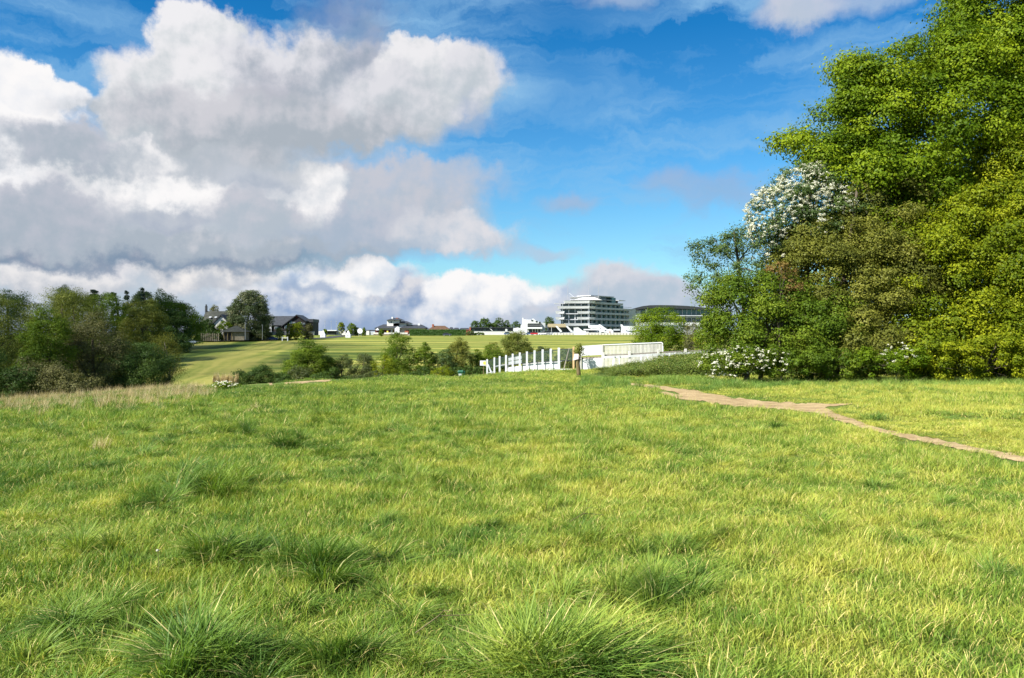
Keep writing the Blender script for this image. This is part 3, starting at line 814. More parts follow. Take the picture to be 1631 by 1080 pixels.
for k in range(4): src.append((tuft_mesh('tussock_%d' % k, rg, 300, .13, .16, .40, .0088, 1.1, .75, .62, 4, comb=(.3, -.2)), GR_LUSH))        # 9-12 tussocks
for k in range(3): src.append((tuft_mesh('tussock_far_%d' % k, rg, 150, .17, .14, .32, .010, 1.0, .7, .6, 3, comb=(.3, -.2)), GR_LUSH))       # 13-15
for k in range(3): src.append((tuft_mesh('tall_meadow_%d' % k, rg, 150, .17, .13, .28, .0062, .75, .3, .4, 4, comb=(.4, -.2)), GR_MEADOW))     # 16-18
def sample(y0, y1, dens, spread=.80):
    c = 1 / math.sqrt(dens); w = spread * y1      # one tuft per cell, shaken, so no bare holes are left
    gx_, gy_ = np.meshgrid(np.arange(-w, w, c), np.arange(y0, y1, c)); gx_ = gx_.ravel(); gy_ = gy_.ravel()
    x = gx_ + rg.random(len(gx_)) * c; y = gy_ + rg.random(len(gx_)) * c
    k = np.abs(x) < spread * y
    return x[k], y[k]
PT = []; RT = []; SC = []; IX = []
def put(x, y, idx, s, sz=None, tilt=.12):
    n = len(x)
    z = G(x, y)
    PT.append(np.stack([x, y, z], -1)); RT.append(np.stack([rg.normal(0, tilt, n), rg.normal(0, tilt, n), rg.normal(0, .55, n) + (rg.random(n) < .3) * rg.uniform(-3, 3, n)], -1))
    s = np.broadcast_to(s, (n,)); sz = s if sz is None else np.broadcast_to(sz, (n,))
    SC.append(np.stack([s, s, sz], -1)); IX.append(idx)
def short(x, y):
    """0 = trampled, 1 = full height, near the path and under the trees"""
    px = 815.5 + F * x / y; py = 540 - (G(x, y) - EYE) / y * F
    band = np.interp(px, [900, 985, 1100, 1290, 1631, 2000], [606, 611, 628, 650, 735, 800])
    d = py - band
    above = np.clip(1 - np.abs(d + 7) / 20, 0, 1)
    s = 1 - .62 * above * (px > 930)
    return np.clip(s, .3, 1)
TREELINE = lambda px: np.interp(px, [-2000, 925, 935, 1120, 1160, 3000], [0, 0, 586, 588, 598, 598])
for (y0, y1, dens, lo_, ns, sc_) in ((1.2, 9, 30, 0, 5, 1.0), (9, 17, 17, 0, 5, 1.15), (17, 34, 8.5, 5, 4, 1.15), (34, 62, 3.2, 5, 4, 1.6), (62, 122, .9, 5, 4, 2.4)):
    x, y = sample(y0, y1, dens, .86 if y1 < 20 else .74)
    ok = ~near_path(x + rg.normal(0, .06, len(x)), y + rg.normal(0, .10, len(x)), .2, 1.5); px = 815.5 + F * x / y; py = 540 - (G(x, y) - EYE) / y * F
    ok &= ~((px > 1120) & (py < 596))
    x, y = x[ok], y[ok]
    pn = .6 * fbm(x / 2.3, y / 2.3, 40, 3) + .4 * fbm(x / .75, y / .75, 41, 2)
    pn = .5 + (pn - .5) * 1.5
    s = sc_ * rg.uniform(.75, 1.25, len(x)); sh = short(x, y)
    hz = s * (.62 + 1.1 * np.clip((pn - .25) / .5, 0, 1)) * sh * (1.0 if y1 < 40 else .7)
    hz *= np.where((px[ok] > 700) & (y > 40), .75, 1)
    put(x, y, rg.integers(lo_, lo_ + ns, len(x)), s, hz)
# tussocks in patches
for (y0, y1, dens, lo_, ns, sc_) in ((2.5, 14, 6.0, 9, 4, .66), (14, 34, 4.5, 13, 3, .95), (34, 62, .9, 13, 3, 1.3)):
    x, y = sample(y0, y1, dens)
    pn = fbm(x / 2.0 + 7, y / 2.0, 77, 3); left = np.clip(.62 - x / y * .8, .22, 1)
    ok = (rg.random(len(x)) < np.clip((pn - .47) * 7, 0, 1) * left) & ~near_path(x, y, 4) & (short(x, y) > .85)
    x, y = x[ok], y[ok]
    s = sc_ * rg.uniform(.55, 1.25, len(x)); put(x, y, rg.integers(lo_, lo_ + ns, len(x)), s, s * rg.uniform(.7, 1.1, len(x)), .2)
# longer meadow grass among the rest
x, y = sample(2.0, 20, 5); pn = fbm(x / 1.7 + 3, y / 1.7 + 9, 78, 3); ok = (rg.random(len(x)) < np.clip((pn - .46) * 6, 0, 1)) & ~near_path(x, y, 3) & (short(x, y) > .8)
x, y = x[ok], y[ok]; put(x, y, rg.integers(16, 19, len(x)), rg.uniform(.7, 1.15, len(x)), rg.uniform(.6, 1.05, len(x)), .15)
# the big tussocks the photo shows, each a cluster
for (px_, py_, wpx, k, hs) in ((870, 1085, 210, 26, 1.12), (520, 910, 150, 18, .95), (355, 895, 100, 12, .92), (340, 780, 130, 18, 1.0), (300, 1070, 170, 14, 1.0), (575, 1060, 120, 7, .7),
                               (1090, 865, 100, 7, .6), (1040, 960, 190, 12, .8), (120, 880, 90, 5, .7), (230, 800, 130, 8, .8), (165, 740, 90, 6, .9), (460, 715, 70, 6, .9), (10, 765, 70, 5, .9),
                               (640, 770, 80, 5, .7), (620, 840, 60, 3, .8), (120, 1010, 130, 6, .7), (1590, 930, 120, 5, .6), (1240, 800, 60, 3, .6), (740, 690, 60, 4, .8), (380, 690, 60, 4, .9), (1000, 660, 90, 6, .9),
                               (210, 690, 60, 4, .9), (520, 670, 60, 4, .9), (870, 660, 60, 4, .9), (1090, 700, 70, 4, .8), (660, 655, 70, 4, .9), (1220, 690, 60, 4, .8)):
    xs = []; ys = []
    for _ in range(k):
        h_ = hit(px_ + rg.normal() * wpx * .28, min(1130, py_ + rg.normal() * wpx * .07)); xs.append(h_[0]); ys.append(h_[1])
    xs = np.array(xs); ys = np.array(ys); s = hs * rg.uniform(.75, 1.2, k); put(xs, ys, rg.integers(9, 13, k), s, s * 1.0, .28)
grass = scatter('meadow_grass', 'stuff', src, np.concatenate(PT), np.concatenate(RT), np.concatenate(SC), np.concatenate(IX))
print('tufts', len(grass.data.vertices))

# dry, straw-coloured stems along the brow on the left
PT = []; RT = []; SC = []; IX = []
src = [(tuft_mesh('dry_%d' % k, rg, 46, .16, .25, .62, .0075, .35, .4, .22, 4, comb=(.2, 0)), GR_DRY) for k in range(4)]
x, y = sample(17, 42, 8.0, .8); px = 815.5 + F * x / y; py = 540 - (G(x, y) - EYE) / y * F
edge = np.interp(px, [-300, 0, 270, 340, 420], [645, 637, 619, 614, 609])
pr = np.clip(1 - np.abs(py - edge - 10) / 22, 0, 1) * np.clip((345 - px) / 60, 0, 1) * np.clip((fbm(x / 2.6, y / 2.6, 91, 3) - .32) * 4, 0, 1)
ok = rg.random(len(x)) < pr * .95; put(x[ok], y[ok], rg.integers(0, 4, ok.sum()), rg.uniform(.6, 1.1, ok.sum()), rg.uniform(.45, 1.1, ok.sum()), .15)
for (px_, py_, wpx, k) in ((405, 655, 14, 3), (165, 715, 16, 3), (45, 665, 50, 6), (360, 668, 10, 1), (130, 660, 12, 2), (200, 655, 30, 3), (20, 645, 30, 5), (150, 640, 40, 6), (560, 925, 10, 0)):
    if not k: continue
    hs_ = [hit(px_ + rg.normal() * wpx * .4, py_ + rg.normal() * 2) for _ in range(k)]
    put(np.array([q[0] for q in hs_]), np.array([q[1] for q in hs_]), rg.integers(0, 4, k), rg.uniform(.5, .9, k), rg.uniform(.35, .7, k), .15)
scatter('dry_grass', 'stuff', src, np.concatenate(PT), np.concatenate(RT), np.concatenate(SC), np.concatenate(IX))
# ================================================================== bark and leaves
BARK = plain('bark', (.11, .09, .065), .9, .25, 6, .1, .6, streak=True)
BARK_G = plain('grey_bark', (.17, .15, .12), .9, .2, 5, .1, .5, streak=True)
LF = {
 'fresh': leafmat('leaf_fresh', [(0, (.045, .09, .004)), (.5, (.105, .165, .006)), (1, (.24, .30, .013))], .33, spec=.1),
 'yellow': leafmat('leaf_yellow_green', [(0, (.05, .085, .004)), (.45, (.12, .16, .006)), (1, (.31, .33, .014))], .33, spec=.1),
 'olive': leafmat('leaf_olive', [(0, (.065, .09, .018)), (.5, (.12, .145, .026)), (1, (.20, .21, .038))], .32, spec=.1),
 'olive_brown': leafmat('leaf_olive_brown', [(0, (.075, .09, .016)), (.5, (.13, .14, .022)), (1, (.21, .21, .034))], .32, spec=.12),
 'copper': leafmat('leaf_copper', [(0, (.12, .075, .03)), (.6, (.17, .105, .035)), (1, (.22, .17, .04))], .3, spec=.12),
 'teal': leafmat('leaf_blue_green', [(0, (.04, .07, .02)), (.5, (.075, .125, .03)), (1, (.13, .18, .04))], .35),
 'dark': leafmat('leaf_dark', [(0, (.03, .06, .012)), (.6, (.055, .10, .018)), (1, (.095, .14, .026))], .28, spec=.12),
 'mid': leafmat('leaf_mid', [(0, (.045, .085, .008)), (.5, (.09, .145, .011)), (1, (.18, .23, .02))], .34, spec=.1),
 'bushy': leafmat('leaf_hedge', [(0, (.04, .06, .018)), (.5, (.075, .10, .026)), (1, (.13, .15, .035))], .3),
 'brown': leafmat('leaf_brown_bud', [(0, (.06, .062, .026)), (.5, (.10, .10, .036)), (1, (.16, .155, .05))], .2, spec=.1),
 'chestnut': leafmat('leaf_chestnut', [(0, (.035, .06, .018)), (.65, (.085, .11, .035)), (.8, (.26, .26, .13)), (1, (.40, .38, .22))], .25),
 'pale': leafmat('leaf_pale', [(0, (.12, .15, .045)), (.5, (.20, .23, .07)), (1, (.30, .33, .11))], .35),
 'conifer': leafmat('needle', [(0, (.018, .035, .018)), (1, (.045, .07, .032))], .1),
 'blossom': leafmat('may_blossom', [(0, (.40, .41, .28)), (.5, (.58, .57, .46)), (1, (.70, .69, .60))], .2, spec=.1),
 'hedge': leafmat('clipped_hedge', [(0, (.03, .075, .015)), (1, (.07, .15, .025))], .25),
}
def bl(px, py, rx, ry, Y, dep=1.0):
    k = Y / F
    return (X(px, Y), Y, Z(py, Y), rx * k, rx * k * dep, ry * k)

def hero(name, label, cat, pxb, Y, specs, mat, seed, n_clump, clump_r, n_leaf, leaf, trunk_r, group=None, bark=BARK, top=None, **kw):
    x = X(pxb, Y); base = (x, Y, g(x, Y))
    return make_tree(name, label, cat, base, [bl(*s) for s in specs], LF[mat], bark, seed, n_clump=n_clump, clump_r=clump_r, n_leaf=n_leaf, leaf=leaf,
                     trunk_r=trunk_r, group=group, front=(-.3, -1, 0), top=top, **kw)

# --- the wood edge on the right, about 35 m away
hero('maple_tree', 'tallest tree on the right, bright green, its crown cut by the top edge', 'tree', 1585, 42,
     [(1665, 10, 140, 150, 41, .8), (1572, 55, 56, 70, 41, .7), (1630, -60, 105, 110, 41, .8), (1680, 120, 130, 120, 40.5, .7), (1570, 180, 120, 110, 40.5, .7), (1575, 95, 74, 55, 41, .8), (1455, 132, 98, 66, 40, .8), (1405, 172, 82, 52, 39.8, .8), (1560, 130, 120, 90, 40.5, .8), (1405, 108, 52, 28, 39.5, .8), (1362, 212, 88, 48, 39.5, .7), (1292, 255, 48, 26, 39, .7), (1490, 215, 140, 100, 40, .7),
      (1630, 200, 140, 150, 41, .7), (1400, 290, 120, 62, 39, .6), (1540, 320, 130, 80, 40, .6), (1262, 222, 26, 12, 39, .8), (1750, 100, 130, 170, 43, .8)],
     'fresh', 1, 740, .98, 470000, .145, .5, wisps=.05, top=(5.5, 1.5, 15))
hero('field_maple', 'yellow-green bushy tree at the right edge, leaves down to the grass, below the tallest tree', 'tree', 1600, 36,
     [(1590, 400, 120, 100, 37, .6), (1660, 480, 120, 125, 36, .6), (1500, 470, 90, 95, 36, .6), (1560, 545, 100, 70, 35.5, .6), (1640, 300, 90, 90, 38, .6), (1470, 560, 80, 50, 35, .6), (1440, 395, 70, 60, 37.5, .6)],
     'yellow', 2, 400, .82, 240000, .12, .22, wisps=.05, top=(.6, .8, 7))
hero('budding_thorn', 'olive-brown budding thorn tree between the white-blossomed hawthorn and the yellow-green tree', 'tree', 1330, 35.5,
     [(1345, 420, 100, 85, 37, .6), (1420, 340, 85, 55, 38, .6), (1300, 470, 90, 80, 36, .6), (1400, 470, 80, 80, 36, .6), (1350, 550, 100, 55, 35, .6), (1380, 385, 85, 50, 37.5, .6)],
     'olive_brown', 3, 330, .62, 160000, .10, .16, wisps=.1)
hero('leafy_thorn', 'green spreading thorn at the left of the wood edge, behind the white-flowered bush', 'bush', 1210, 35,
     [(1210, 500, 85, 62, 35.5, .6), (1255, 545, 80, 58, 34.5, .6), (1170, 545, 50, 48, 35, .6), (1160, 500, 45, 38, 35.5, .6), (1300, 520, 60, 50, 34.7, .6)],
     'mid', 4, 190, .5, 62000, .095, .11, wisps=.12)
hero('copper_sapling', 'small reddish-brown leaved sapling showing between the green thorn and the budding thorn', 'sapling', 1245, 34.3,
     [(1243, 440, 24, 20, 34.6, .7), (1262, 458, 18, 12, 34.5, .7)], 'copper', 5, 24, .25, 1700, .085, .05, wisps=.2)
t = hero('grey_thorn', 'thin blue-green thorn with bare twigs reaching left against the sky', 'tree', 1190, 37.5,
     [(1170, 415, 56, 42, 37.5, .7), (1215, 390, 48, 40, 37.5, .7), (1125, 452, 36, 24, 37.5, .7), (1190, 455, 56, 36, 37, .7), (1120, 400, 24, 12, 37.5, .7), (1150, 380, 24, 10, 37.5, .8)],
     'teal', 6, 150, .36, 15000, .095, .13, wisps=.35, inner=.3)
haw = hero('hawthorn', 'hawthorn covered in white may blossom high on the left of the wood edge', 'tree', 1290, 38.2,
     [(1240, 345, 50, 46, 37.2, .7), (1282, 305, 48, 40, 37.4, .7), (1325, 335, 60, 46, 37.6, .7), (1225, 385, 30, 24, 37, .7), (1365, 330, 40, 32, 37.8, .7), (1285, 370, 56, 36, 37.3, .7), (1292, 275, 22, 18, 37.5, .7)],
     'teal', 7, 210, .4, 30000, .095, .17, wisps=.12)
rb = np.random.default_rng(70)
def blossom(parent, specs, base, n_cl, cr, n, size, seed, name='blossom', mat='blossom'):
    r_ = np.random.default_rng(seed)
    bb = [bl(*s) for s in specs]; bb = [(b[0] - base[0], b[1] - base[1], b[2] - base[2], b[3], b[4], b[5]) for b in bb]
    P, N, v, C = crown_arrays(bb, n_cl, cr, n, size, r_, front=(-.5, -.8, 0), flat=.6, inner=.3)
    link_mesh(name, leaf_mesh(name, P, N, v, size, r_, .8), LF[mat], parent)
blossom(haw, [(1238, 340, 54, 46, 36.9, .75), (1280, 305, 50, 42, 37.1, .75), (1318, 325, 48, 34, 37.2, .75), (1222, 372, 34, 28, 36.8, .75), (1292, 276, 22, 18, 37.3, .8)], haw.location, 900, .10, 24000, .05, 71)
blossom(haw, [(1365, 325, 34, 26, 37.2, .75), (1225, 410, 26, 18, 36.6, .7), (1300, 360, 50, 30, 36.7, .75)], haw.location, 90, .10, 1700, .06, 72, 'blossom')
# deeper in the wood, seen through the gaps
for (px_, yt, w_, Y_, m_, lb_) in ((1330, 330, 150, 47, 'mid', 'shaded tree deep in the wood behind the budding thorn'), (1450, 260, 170, 48, 'mid', 'shaded tree deep in the wood between the maple and the thorns'),
                               (1590, 240, 190, 49, 'mid', 'shaded tree deep in the wood behind the yellow-green tree'), (1240, 440, 110, 45, 'mid', 'shaded low tree behind the blue-green thorn'), (1720, 200, 180, 48, 'mid', 'shaded tree deep in the wood beyond the right edge')):
    auto_tree(px_ - w_ / 2, px_ + w_ / 2, yt, Y_, LF[m_], BARK, px_, 'oak_tree', lb_, 'tree', lobes=8, low=.02, dens=.9, leaf=.17, group='trees deep in the right-hand wood')
# low growth at the foot of the wood
wf = hero('flowering_bush', 'low bush full of small cream-white flowers between the nettles and the wood', 'bush', 1190, 33.6,
     [(1150, 582, 34, 20, 33.6, .7), (1195, 575, 48, 24, 33.6, .6), (1235, 578, 30, 22, 33.4, .7)], 'mid', 8, 90, .24, 15000, .07, .04)
blossom(wf, [(1148, 580, 36, 22, 33.3, .8), (1190, 572, 44, 22, 33.3, .7), (1230, 576, 32, 20, 33.1, .8)], wf.location, 230, .07, 2600, .05, 73)
wg = hero('bramble', 'green bramble with a few white flowers half-way along the foot of the wood', 'bush', 1425, 32.8,
     [(1400, 580, 45, 22, 32.8, .6), (1445, 578, 40, 25, 32.8, .6)], 'fresh', 9, 60, .25, 12000, .075, .04)
blossom(wg, [(1432, 568, 26, 24, 32.5, .7)], wg.location, 36, .08, 420, .055, 74)
hero('elder_bush', 'low yellow-green elder bush at the foot of the wood near the right edge', 'bush', 1560, 32.6,
     [(1520, 575, 50, 30, 32.8, .6), (1590, 570, 55, 38, 32.6, .6), (1650, 575, 50, 40, 32.6, .6)], 'yellow', 10, 110, .3, 24000, .085, .05)
hero('dogwood_bush', 'low dark green bush between the white-flowered bush and the bramble', 'bush', 1320, 33.2,
     [(1290, 578, 42, 24, 33.2, .6), (1345, 580, 42, 24, 33.2, .6)], 'mid', 11, 80, .26, 15000, .075, .04)
# dead bough across the thorn
mb = MB()
q = [(X(px, 33.9), 33.9 + d, Z(py, 33.9)) for px, py, d in ((1338, 588, .6), (1325, 560, .1), (1310, 545, 0), (1292, 535, .2))]
mb.tube(q, [.05, .04, .03, .015], 6)
setp(mb.build('dead_bough', BARK_G, smooth=True), 'bare grey dead bough leaning out of the thorn bushes above the dark green bush', 'branch')

# --- trees behind the white fence, right of the stands
auto_tree(1006, 1100, 494, 112, LF['fresh'], BARK, 20, 'lime_tree', 'round bright green tree behind the slatted white panels, in front of the low glass stand', 'tree', lobes=9, low=.05, dens=1.5, trunk=.25)
auto_tree(1088, 1118, 512, 105, LF['brown'], BARK_G, 21, 'bare_sapling', 'thin bare brownish sapling right of the bright round tree', 'sapling', lobes=4, low=.1, dens=.5, wisps=.4)
auto_tree(1104, 1160, 505, 95, LF['yellow'], BARK, 22, 'willow_bush', 'pale yellow-green bush between the bare sapling and the wood edge', 'bush', lobes=6, low=.05, dens=.8)

# --- hedgerow across the middle
HG = 'bushes and trees of the hedgerow across the middle'
for (a, b, yt, Y, m, nm, lb, kw) in (
    (366, 464, 573, 90, 'dark', 'hedge_bush', 'wide dark low bush behind the dry reed stems, left end of the hedgerow', dict(shape='hedge', dens=2.2)),
    (456, 528, 545, 96, 'mid', 'hawthorn_tree', 'round dense green tree standing up out of the left part of the hedgerow', dict(lobes=9, low=.0, dens=2.2)),
    (506, 542, 570, 97, 'dark', 'hedge_bush', 'small dark bush close against the right of the round dense tree', dict(low=0)),
    (528, 566, 565, 98, 'bushy', 'hedge_bush', 'olive round bush, second to the right of the round dense tree', dict(low=0)),
    (560, 600, 562, 100, 'bushy', 'hedge_bush', 'domed dark olive bush left of the yellow-green bush', dict(low=0)),
    (590, 636, 567, 99, 'yellow', 'hedge_bush', 'yellow-green bush at the left foot of the tall loose tree', dict(low=0)),
    (608, 664, 529, 106, 'mid', 'ash_tree', 'tallest loose light green tree of the hedgerow, in front of the clubhouse', dict(lobes=8, low=.05, wisps=.15)),
    (660, 692, 547, 106, 'mid', 'hedge_bush', 'green upright bush right of the tall loose tree', dict(low=0)),
    (688, 726, 555, 107, 'teal', 'hedge_bush', 'grey-green bush specked pale, between the green upright bush and the brown-topped tree', dict(low=0)),
    (708, 754, 541, 110, 'olive_brown', 'thorn_tree', 'brown-topped thorn tree left of the yellow sign', dict(lobes=6, low=.05, wisps=.1)),
    (748, 772, 557, 112, 'mid', 'hedge_bush', 'small green bush directly behind the yellow sign', dict(low=0)),
    (766, 806, 550, 114, 'mid', 'hedge_bush', 'green bush behind the left posts of the white fence', dict(low=0)),
    (801, 850, 529, 122, 'olive', 'oak_sapling', 'olive spreading young oak behind the white fence', dict(lobes=7, low=.1, wisps=.2)),
    (845, 880, 552, 118, 'bushy', 'hedge_bush', 'low bush behind the netting at the middle of the white fence', dict(low=0)),
    (880, 925, 556, 112, 'bushy', 'hedge_bush', 'low bush behind the netting near the wooden post', dict(low=0)),
    (684, 724, 585, 96, 'yellow', 'hedge_bush', 'low loose bush in the grass left of the green bin', dict(low=0, dens=.7)),
    (455, 500, 582, 93, 'bushy', 'hedge_bush', 'low bush at the foot of the round dense tree, right of the wide dark bush', dict(low=0)),
    (498, 560, 586, 91, 'dark', 'hedge_bush', 'low dark growth at the foot of the hedgerow under the two olive bushes', dict(shape='hedge')),
    (556, 640, 588, 93, 'bushy', 'hedge_bush', 'long low growth at the foot of the hedgerow under the yellow-green bush', dict(shape='hedge')),
    (650, 700, 583, 101, 'dark', 'hedge_bush', 'dark low growth under the green upright bush', dict(shape='hedge')),
    (715, 782, 580, 106, 'dark', 'hedge_bush', 'dark low growth under the brown-topped tree, behind the yellow sign', dict(shape='hedge')),
    (770, 800, 545, 150, 'olive_brown', 'thorn_bush', 'faint brown thorn on the mown slope above the left fence posts', dict(low=.1, dens=.4, wisps=.3)),
):
    auto_tree(a, b, yt, Y, LF[m], BARK, int(a * 7 + Y), nm, lb, 'tree' if nm.endswith('tree') or 'oak' in nm else 'bush', group=HG, **kw)

# --- wood on the left
WG = 'trees of the wood on the left'
for (a, b, yt, Y, m, nm, lb, kw) in (
    (-80, 52, 462, 82, 'olive', 'sycamore_tree', 'olive-green tree at the left edge of the picture', dict(lobes=8, dens=1.2)),
    (38, 182, 457, 88, 'olive', 'sycamore_tree', 'widest olive tree of the left wood, behind the bright green one', dict(lobes=10, dens=1.3)),
    (33, 120, 496, 70, 'mid', 'maple_tree', 'brighter green tree standing forward in the left wood', dict(lobes=9, low=.0, dens=1.2)),
    (100, 205, 505, 74, 'brown', 'bare_thorn', 'grey-brown bare-looking thorn between the bright green tree and the dark bush', dict(lobes=8, low=.0, dens=1.0, wisps=.3)),
    (150, 276, 546, 76, 'dark', 'yew_bush', 'dark green bush that ends the left wood, rounded to the right', dict(lobes=9, low=.0, dens=1.3)),
    (25, 145, 562, 64, 'brown', 'bramble_thicket', 'brown bramble thicket low down behind the dry grass', dict(shape='hedge', dens=1.1, wisps=.15)),
    (-70, 52, 566, 63, 'dark', 'holly_bush', 'dark low bush at the left edge, just behind the dry grass', dict(shape='hedge', dens=1.1)),
    (180, 232, 505, 110, 'olive_brown', 'thorn_tree', 'olive-brown thorn behind the dark rounded bush', dict(lobes=6, low=0, wisps=.1)),
    (120, 205, 462, 170, 'mid', 'beech_tree', 'green tree between the conifers at the back of the left wood', dict(lobes=8, low=.05)),
    (86, 126, 449, 175, 'pale', 'poplar_tree', 'pale yellow-green treetop standing highest in the left wood', dict(lobes=6, low=.3)),
    (188, 266, 470, 185, 'olive', 'oak_tree', 'grey-olive oak behind the telegraph pole', dict(lobes=8, low=.0, dens=1.2)),
    (238, 324, 479, 240, 'mid', 'oak_tree', 'broad green tree right of the telegraph pole, above the pale car', dict(lobes=9, low=.0, dens=1.3)),
    (262, 305, 495, 232, 'dark', 'holly_tree', 'dark tree low in front of the broad green tree', dict(lobes=6, low=.0, dens=1.2)),
    (212, 246, 456, 230, 'pale', 'poplar_tree', 'pale leafy crown left of two at the right end of the left wood', dict(lobes=5, low=.3)),
    (240, 273, 457, 245, 'pale', 'poplar_tree', 'pale leafy crown right of two at the right end of the left wood', dict(lobes=5, low=.3, dens=.7)),
    (200, 246, 523, 205, 'yellow', 'laurel_bush', 'yellow-green bush above the pale wall left of the telegraph pole', dict(shape='hedge')),
    (240, 300, 522, 215, 'dark', 'hedge_bush', 'dark hedge under the broad green tree beside the pale car', dict(shape='hedge')),
    (128, 170, 462, 195, 'conifer', 'spruce_tree', 'leftmost dark spruce tip in the left wood', dict(shape='cone', low=.1)),
    (166, 198, 460, 195, 'conifer', 'spruce_tree', 'middle dark spruce tip in the left wood', dict(shape='cone', low=.1)),
    (186, 218, 462, 195, 'conifer', 'spruce_tree', 'dark spruce tip just left of the pale leafy crowns', dict(shape='cone', low=.1)),
    (214, 244, 462, 225, 'conifer', 'spruce_tree', 'dark spruce tip between the two pale leafy crowns', dict(shape='cone', low=.1)),
    (-30, 60, 458, 150, 'dark', 'spruce_tree', 'ragged dark treetops at the far left behind the olive tree', dict(lobes=8, low=.0)),
):
    auto_tree(a, b, yt + (6 if Y < 200 and yt < 480 else 4 if yt < 462 else 0), Y, LF[m], BARK, int(a * 5 + Y * 3 + 900), nm, lb, 'bush' if 'bush' in nm or 'thicket' in nm else 'tree', group=WG, **kw)
auto_tree(234, 292, 530, 118, LF['olive_brown'], BARK_G, 555, 'twiggy_shrub', 'nearly bare twiggy shrub on the slope right of the dark rounded bush', 'bush', lobes=5, low=.1, dens=.35, wisps=.5)

# --- trees among the far buildings
for (a, b, yt, Y, m, nm, lb, kw) in (
    (365, 431, 467, 296, 'chestnut', 'chestnut_tree', 'big round chestnut tree in flower between the white house and the black barn', dict(lobes=14, low=.0, dens=2.6)),
    (344, 370, 512, 288, 'fresh', 'apple_tree', 'bright green tree in front of the white gable', dict(low=.1)),
    (318, 352, 522, 284, 'dark', 'garden_hedge', 'dark garden hedge left of the stone shelter', dict(shape='hedge')),
    (296, 333, 499, 296, 'mid', 'garden_tree', 'green tree at the left corner of the white house', dict(low=0)),
    (321, 343, 509, 287, 'dark', 'garden_tree', 'dark garden tree in front of the left half of the white house', dict(low=0, dens=1.3)),
    (334, 350, 486, 330, 'brown', 'bare_tree', 'bare thin treetop behind the roof of the white house', dict(low=.4, dens=.4, wisps=.4)),
    (439, 452, 521, 303, 'pale', 'garden_bush', 'pale small bush in front of the left half of the black barn', dict(low=0)),
    (456, 465, 515, 303, 'yellow', 'young_tree', 'narrow yellow-green tree in front of the barn gable', dict(low=.05)),
    (463, 487, 514, 304, 'yellow', 'young_tree', 'round yellow-green tree in front of the right half of the barn', dict(low=.0)),
    (485, 500, 516, 306, 'brown', 'garden_bush', 'brownish bush at the right end of the black barn', dict(low=0)),
    (514, 521, 524, 372, 'fresh', 'young_tree', 'tiny green tree behind the left white kiosk', dict(low=.1)),
    (538, 549, 513, 385, 'yellow', 'young_tree', 'yellow-green young tree between the two white kiosks', dict(low=.15)),
    (553, 567, 515, 382, 'mid', 'young_tree', 'green young tree beside the right white kiosk', dict(low=.1)),
    (564, 572, 521, 384, 'dark', 'garden_bush', 'dark shrub directly left of the white disc sign', dict(low=0)),
    (576, 583, 522, 384, 'mid', 'garden_bush', 'green shrub directly right of the white disc sign', dict(low=0)),
    (603, 612, 525, 372, 'mid', 'young_tree', 'small green tree in front of the left end of the clubhouse', dict(low=.1)),
    (742, 756, 527, 392, 'bushy', 'garden_bush', 'reddish-green bush at the right end of the clipped hedge', dict(low=0)),
    (754, 770, 529, 392, 'dark', 'garden_bush', 'dark low bush in front of the long low building', dict(shape='hedge')),
    (748, 767, 511, 480, 'dark', 'lime_tree', 'leftmost dark round tree behind the long low building', dict(low=0)),
    (763, 783, 505, 480, 'dark', 'lime_tree', 'tallest dark tree behind the long low building', dict(low=0)),
    (778, 792, 515, 485, 'dark', 'lime_tree', 'low dark tree between the two tallest behind the low building', dict(low=0)),
    (786, 805, 506, 482, 'dark', 'lime_tree', 'dark ragged tree behind the right half of the low building', dict(low=0)),
    (801, 814, 510, 486, 'dark', 'lime_tree', 'dark tree just right of the ragged one behind the low building', dict(low=0)),
    (812, 831, 513, 482, 'dark', 'lime_tree', 'dark green tree beside the small white stand', dict(low=0)),
    (865, 884, 505, 500, 'dark', 'holm_oak', 'dark domed tree between the small white stand and the tan-roofed stand', dict(low=0)),
):
    auto_tree(a, b, yt, Y, LF[m], BARK, int(a * 3 + Y * 7 + 1300), nm, lb, 'bush' if 'bush' in nm or 'hedge' in nm else 'tree', group='trees and bushes among the far buildings', **kw)

# clipped hedge before the brown-roofed house
def clipped_hedge():
    r_ = np.random.default_rng(5); Y0 = 386
    x0, x1 = X(653, Y0), X(742, Y0); zb = g((x0 + x1) / 2, Y0); base = ((x0 + x1) / 2, Y0, zb)
    root = thing('clipped_hedge', 'long flat-topped clipped green hedge in front of the brown-roofed house', 'hedge', base)
    n = 16000; h = 2.75; w = x1 - x0; d = 2.0
    top = r_.random(n) < .35
    P = np.empty((n, 3)); P[:, 0] = r_.uniform(-w / 2, w / 2, n); P[:, 1] = np.where(top, r_.uniform(-d / 2, d / 2, n), np.where(r_.random(n) < .7, -d / 2, d / 2)); P[:, 2] = np.where(top, h, r_.uniform(0, h, n))
    P += r_.normal(0, .09, (n, 3)); N = np.where(top[:, None], np.array([[0, 0, 1.]]), np.stack([np.zeros(n), np.sign(P[:, 1]), np.zeros(n)], -1)) + r_.normal(0, .5, (n, 3)); N /= np.linalg.norm(N, axis=1)[:, None]
    link_mesh('foliage', leaf_mesh('foliage', P, N, r_.random(n), .4, r_, .7), LF['hedge'], root)
    for k in range(14):
        xx = -w / 2 + (k + .5) * w / 14; MB().tube([(xx, 0, -.3), (xx + .1, 0, 1.4), (xx, .1, 2.8)], [.08, .06, .03], 5).build('stem', BARK, root)
clipped_hedge()

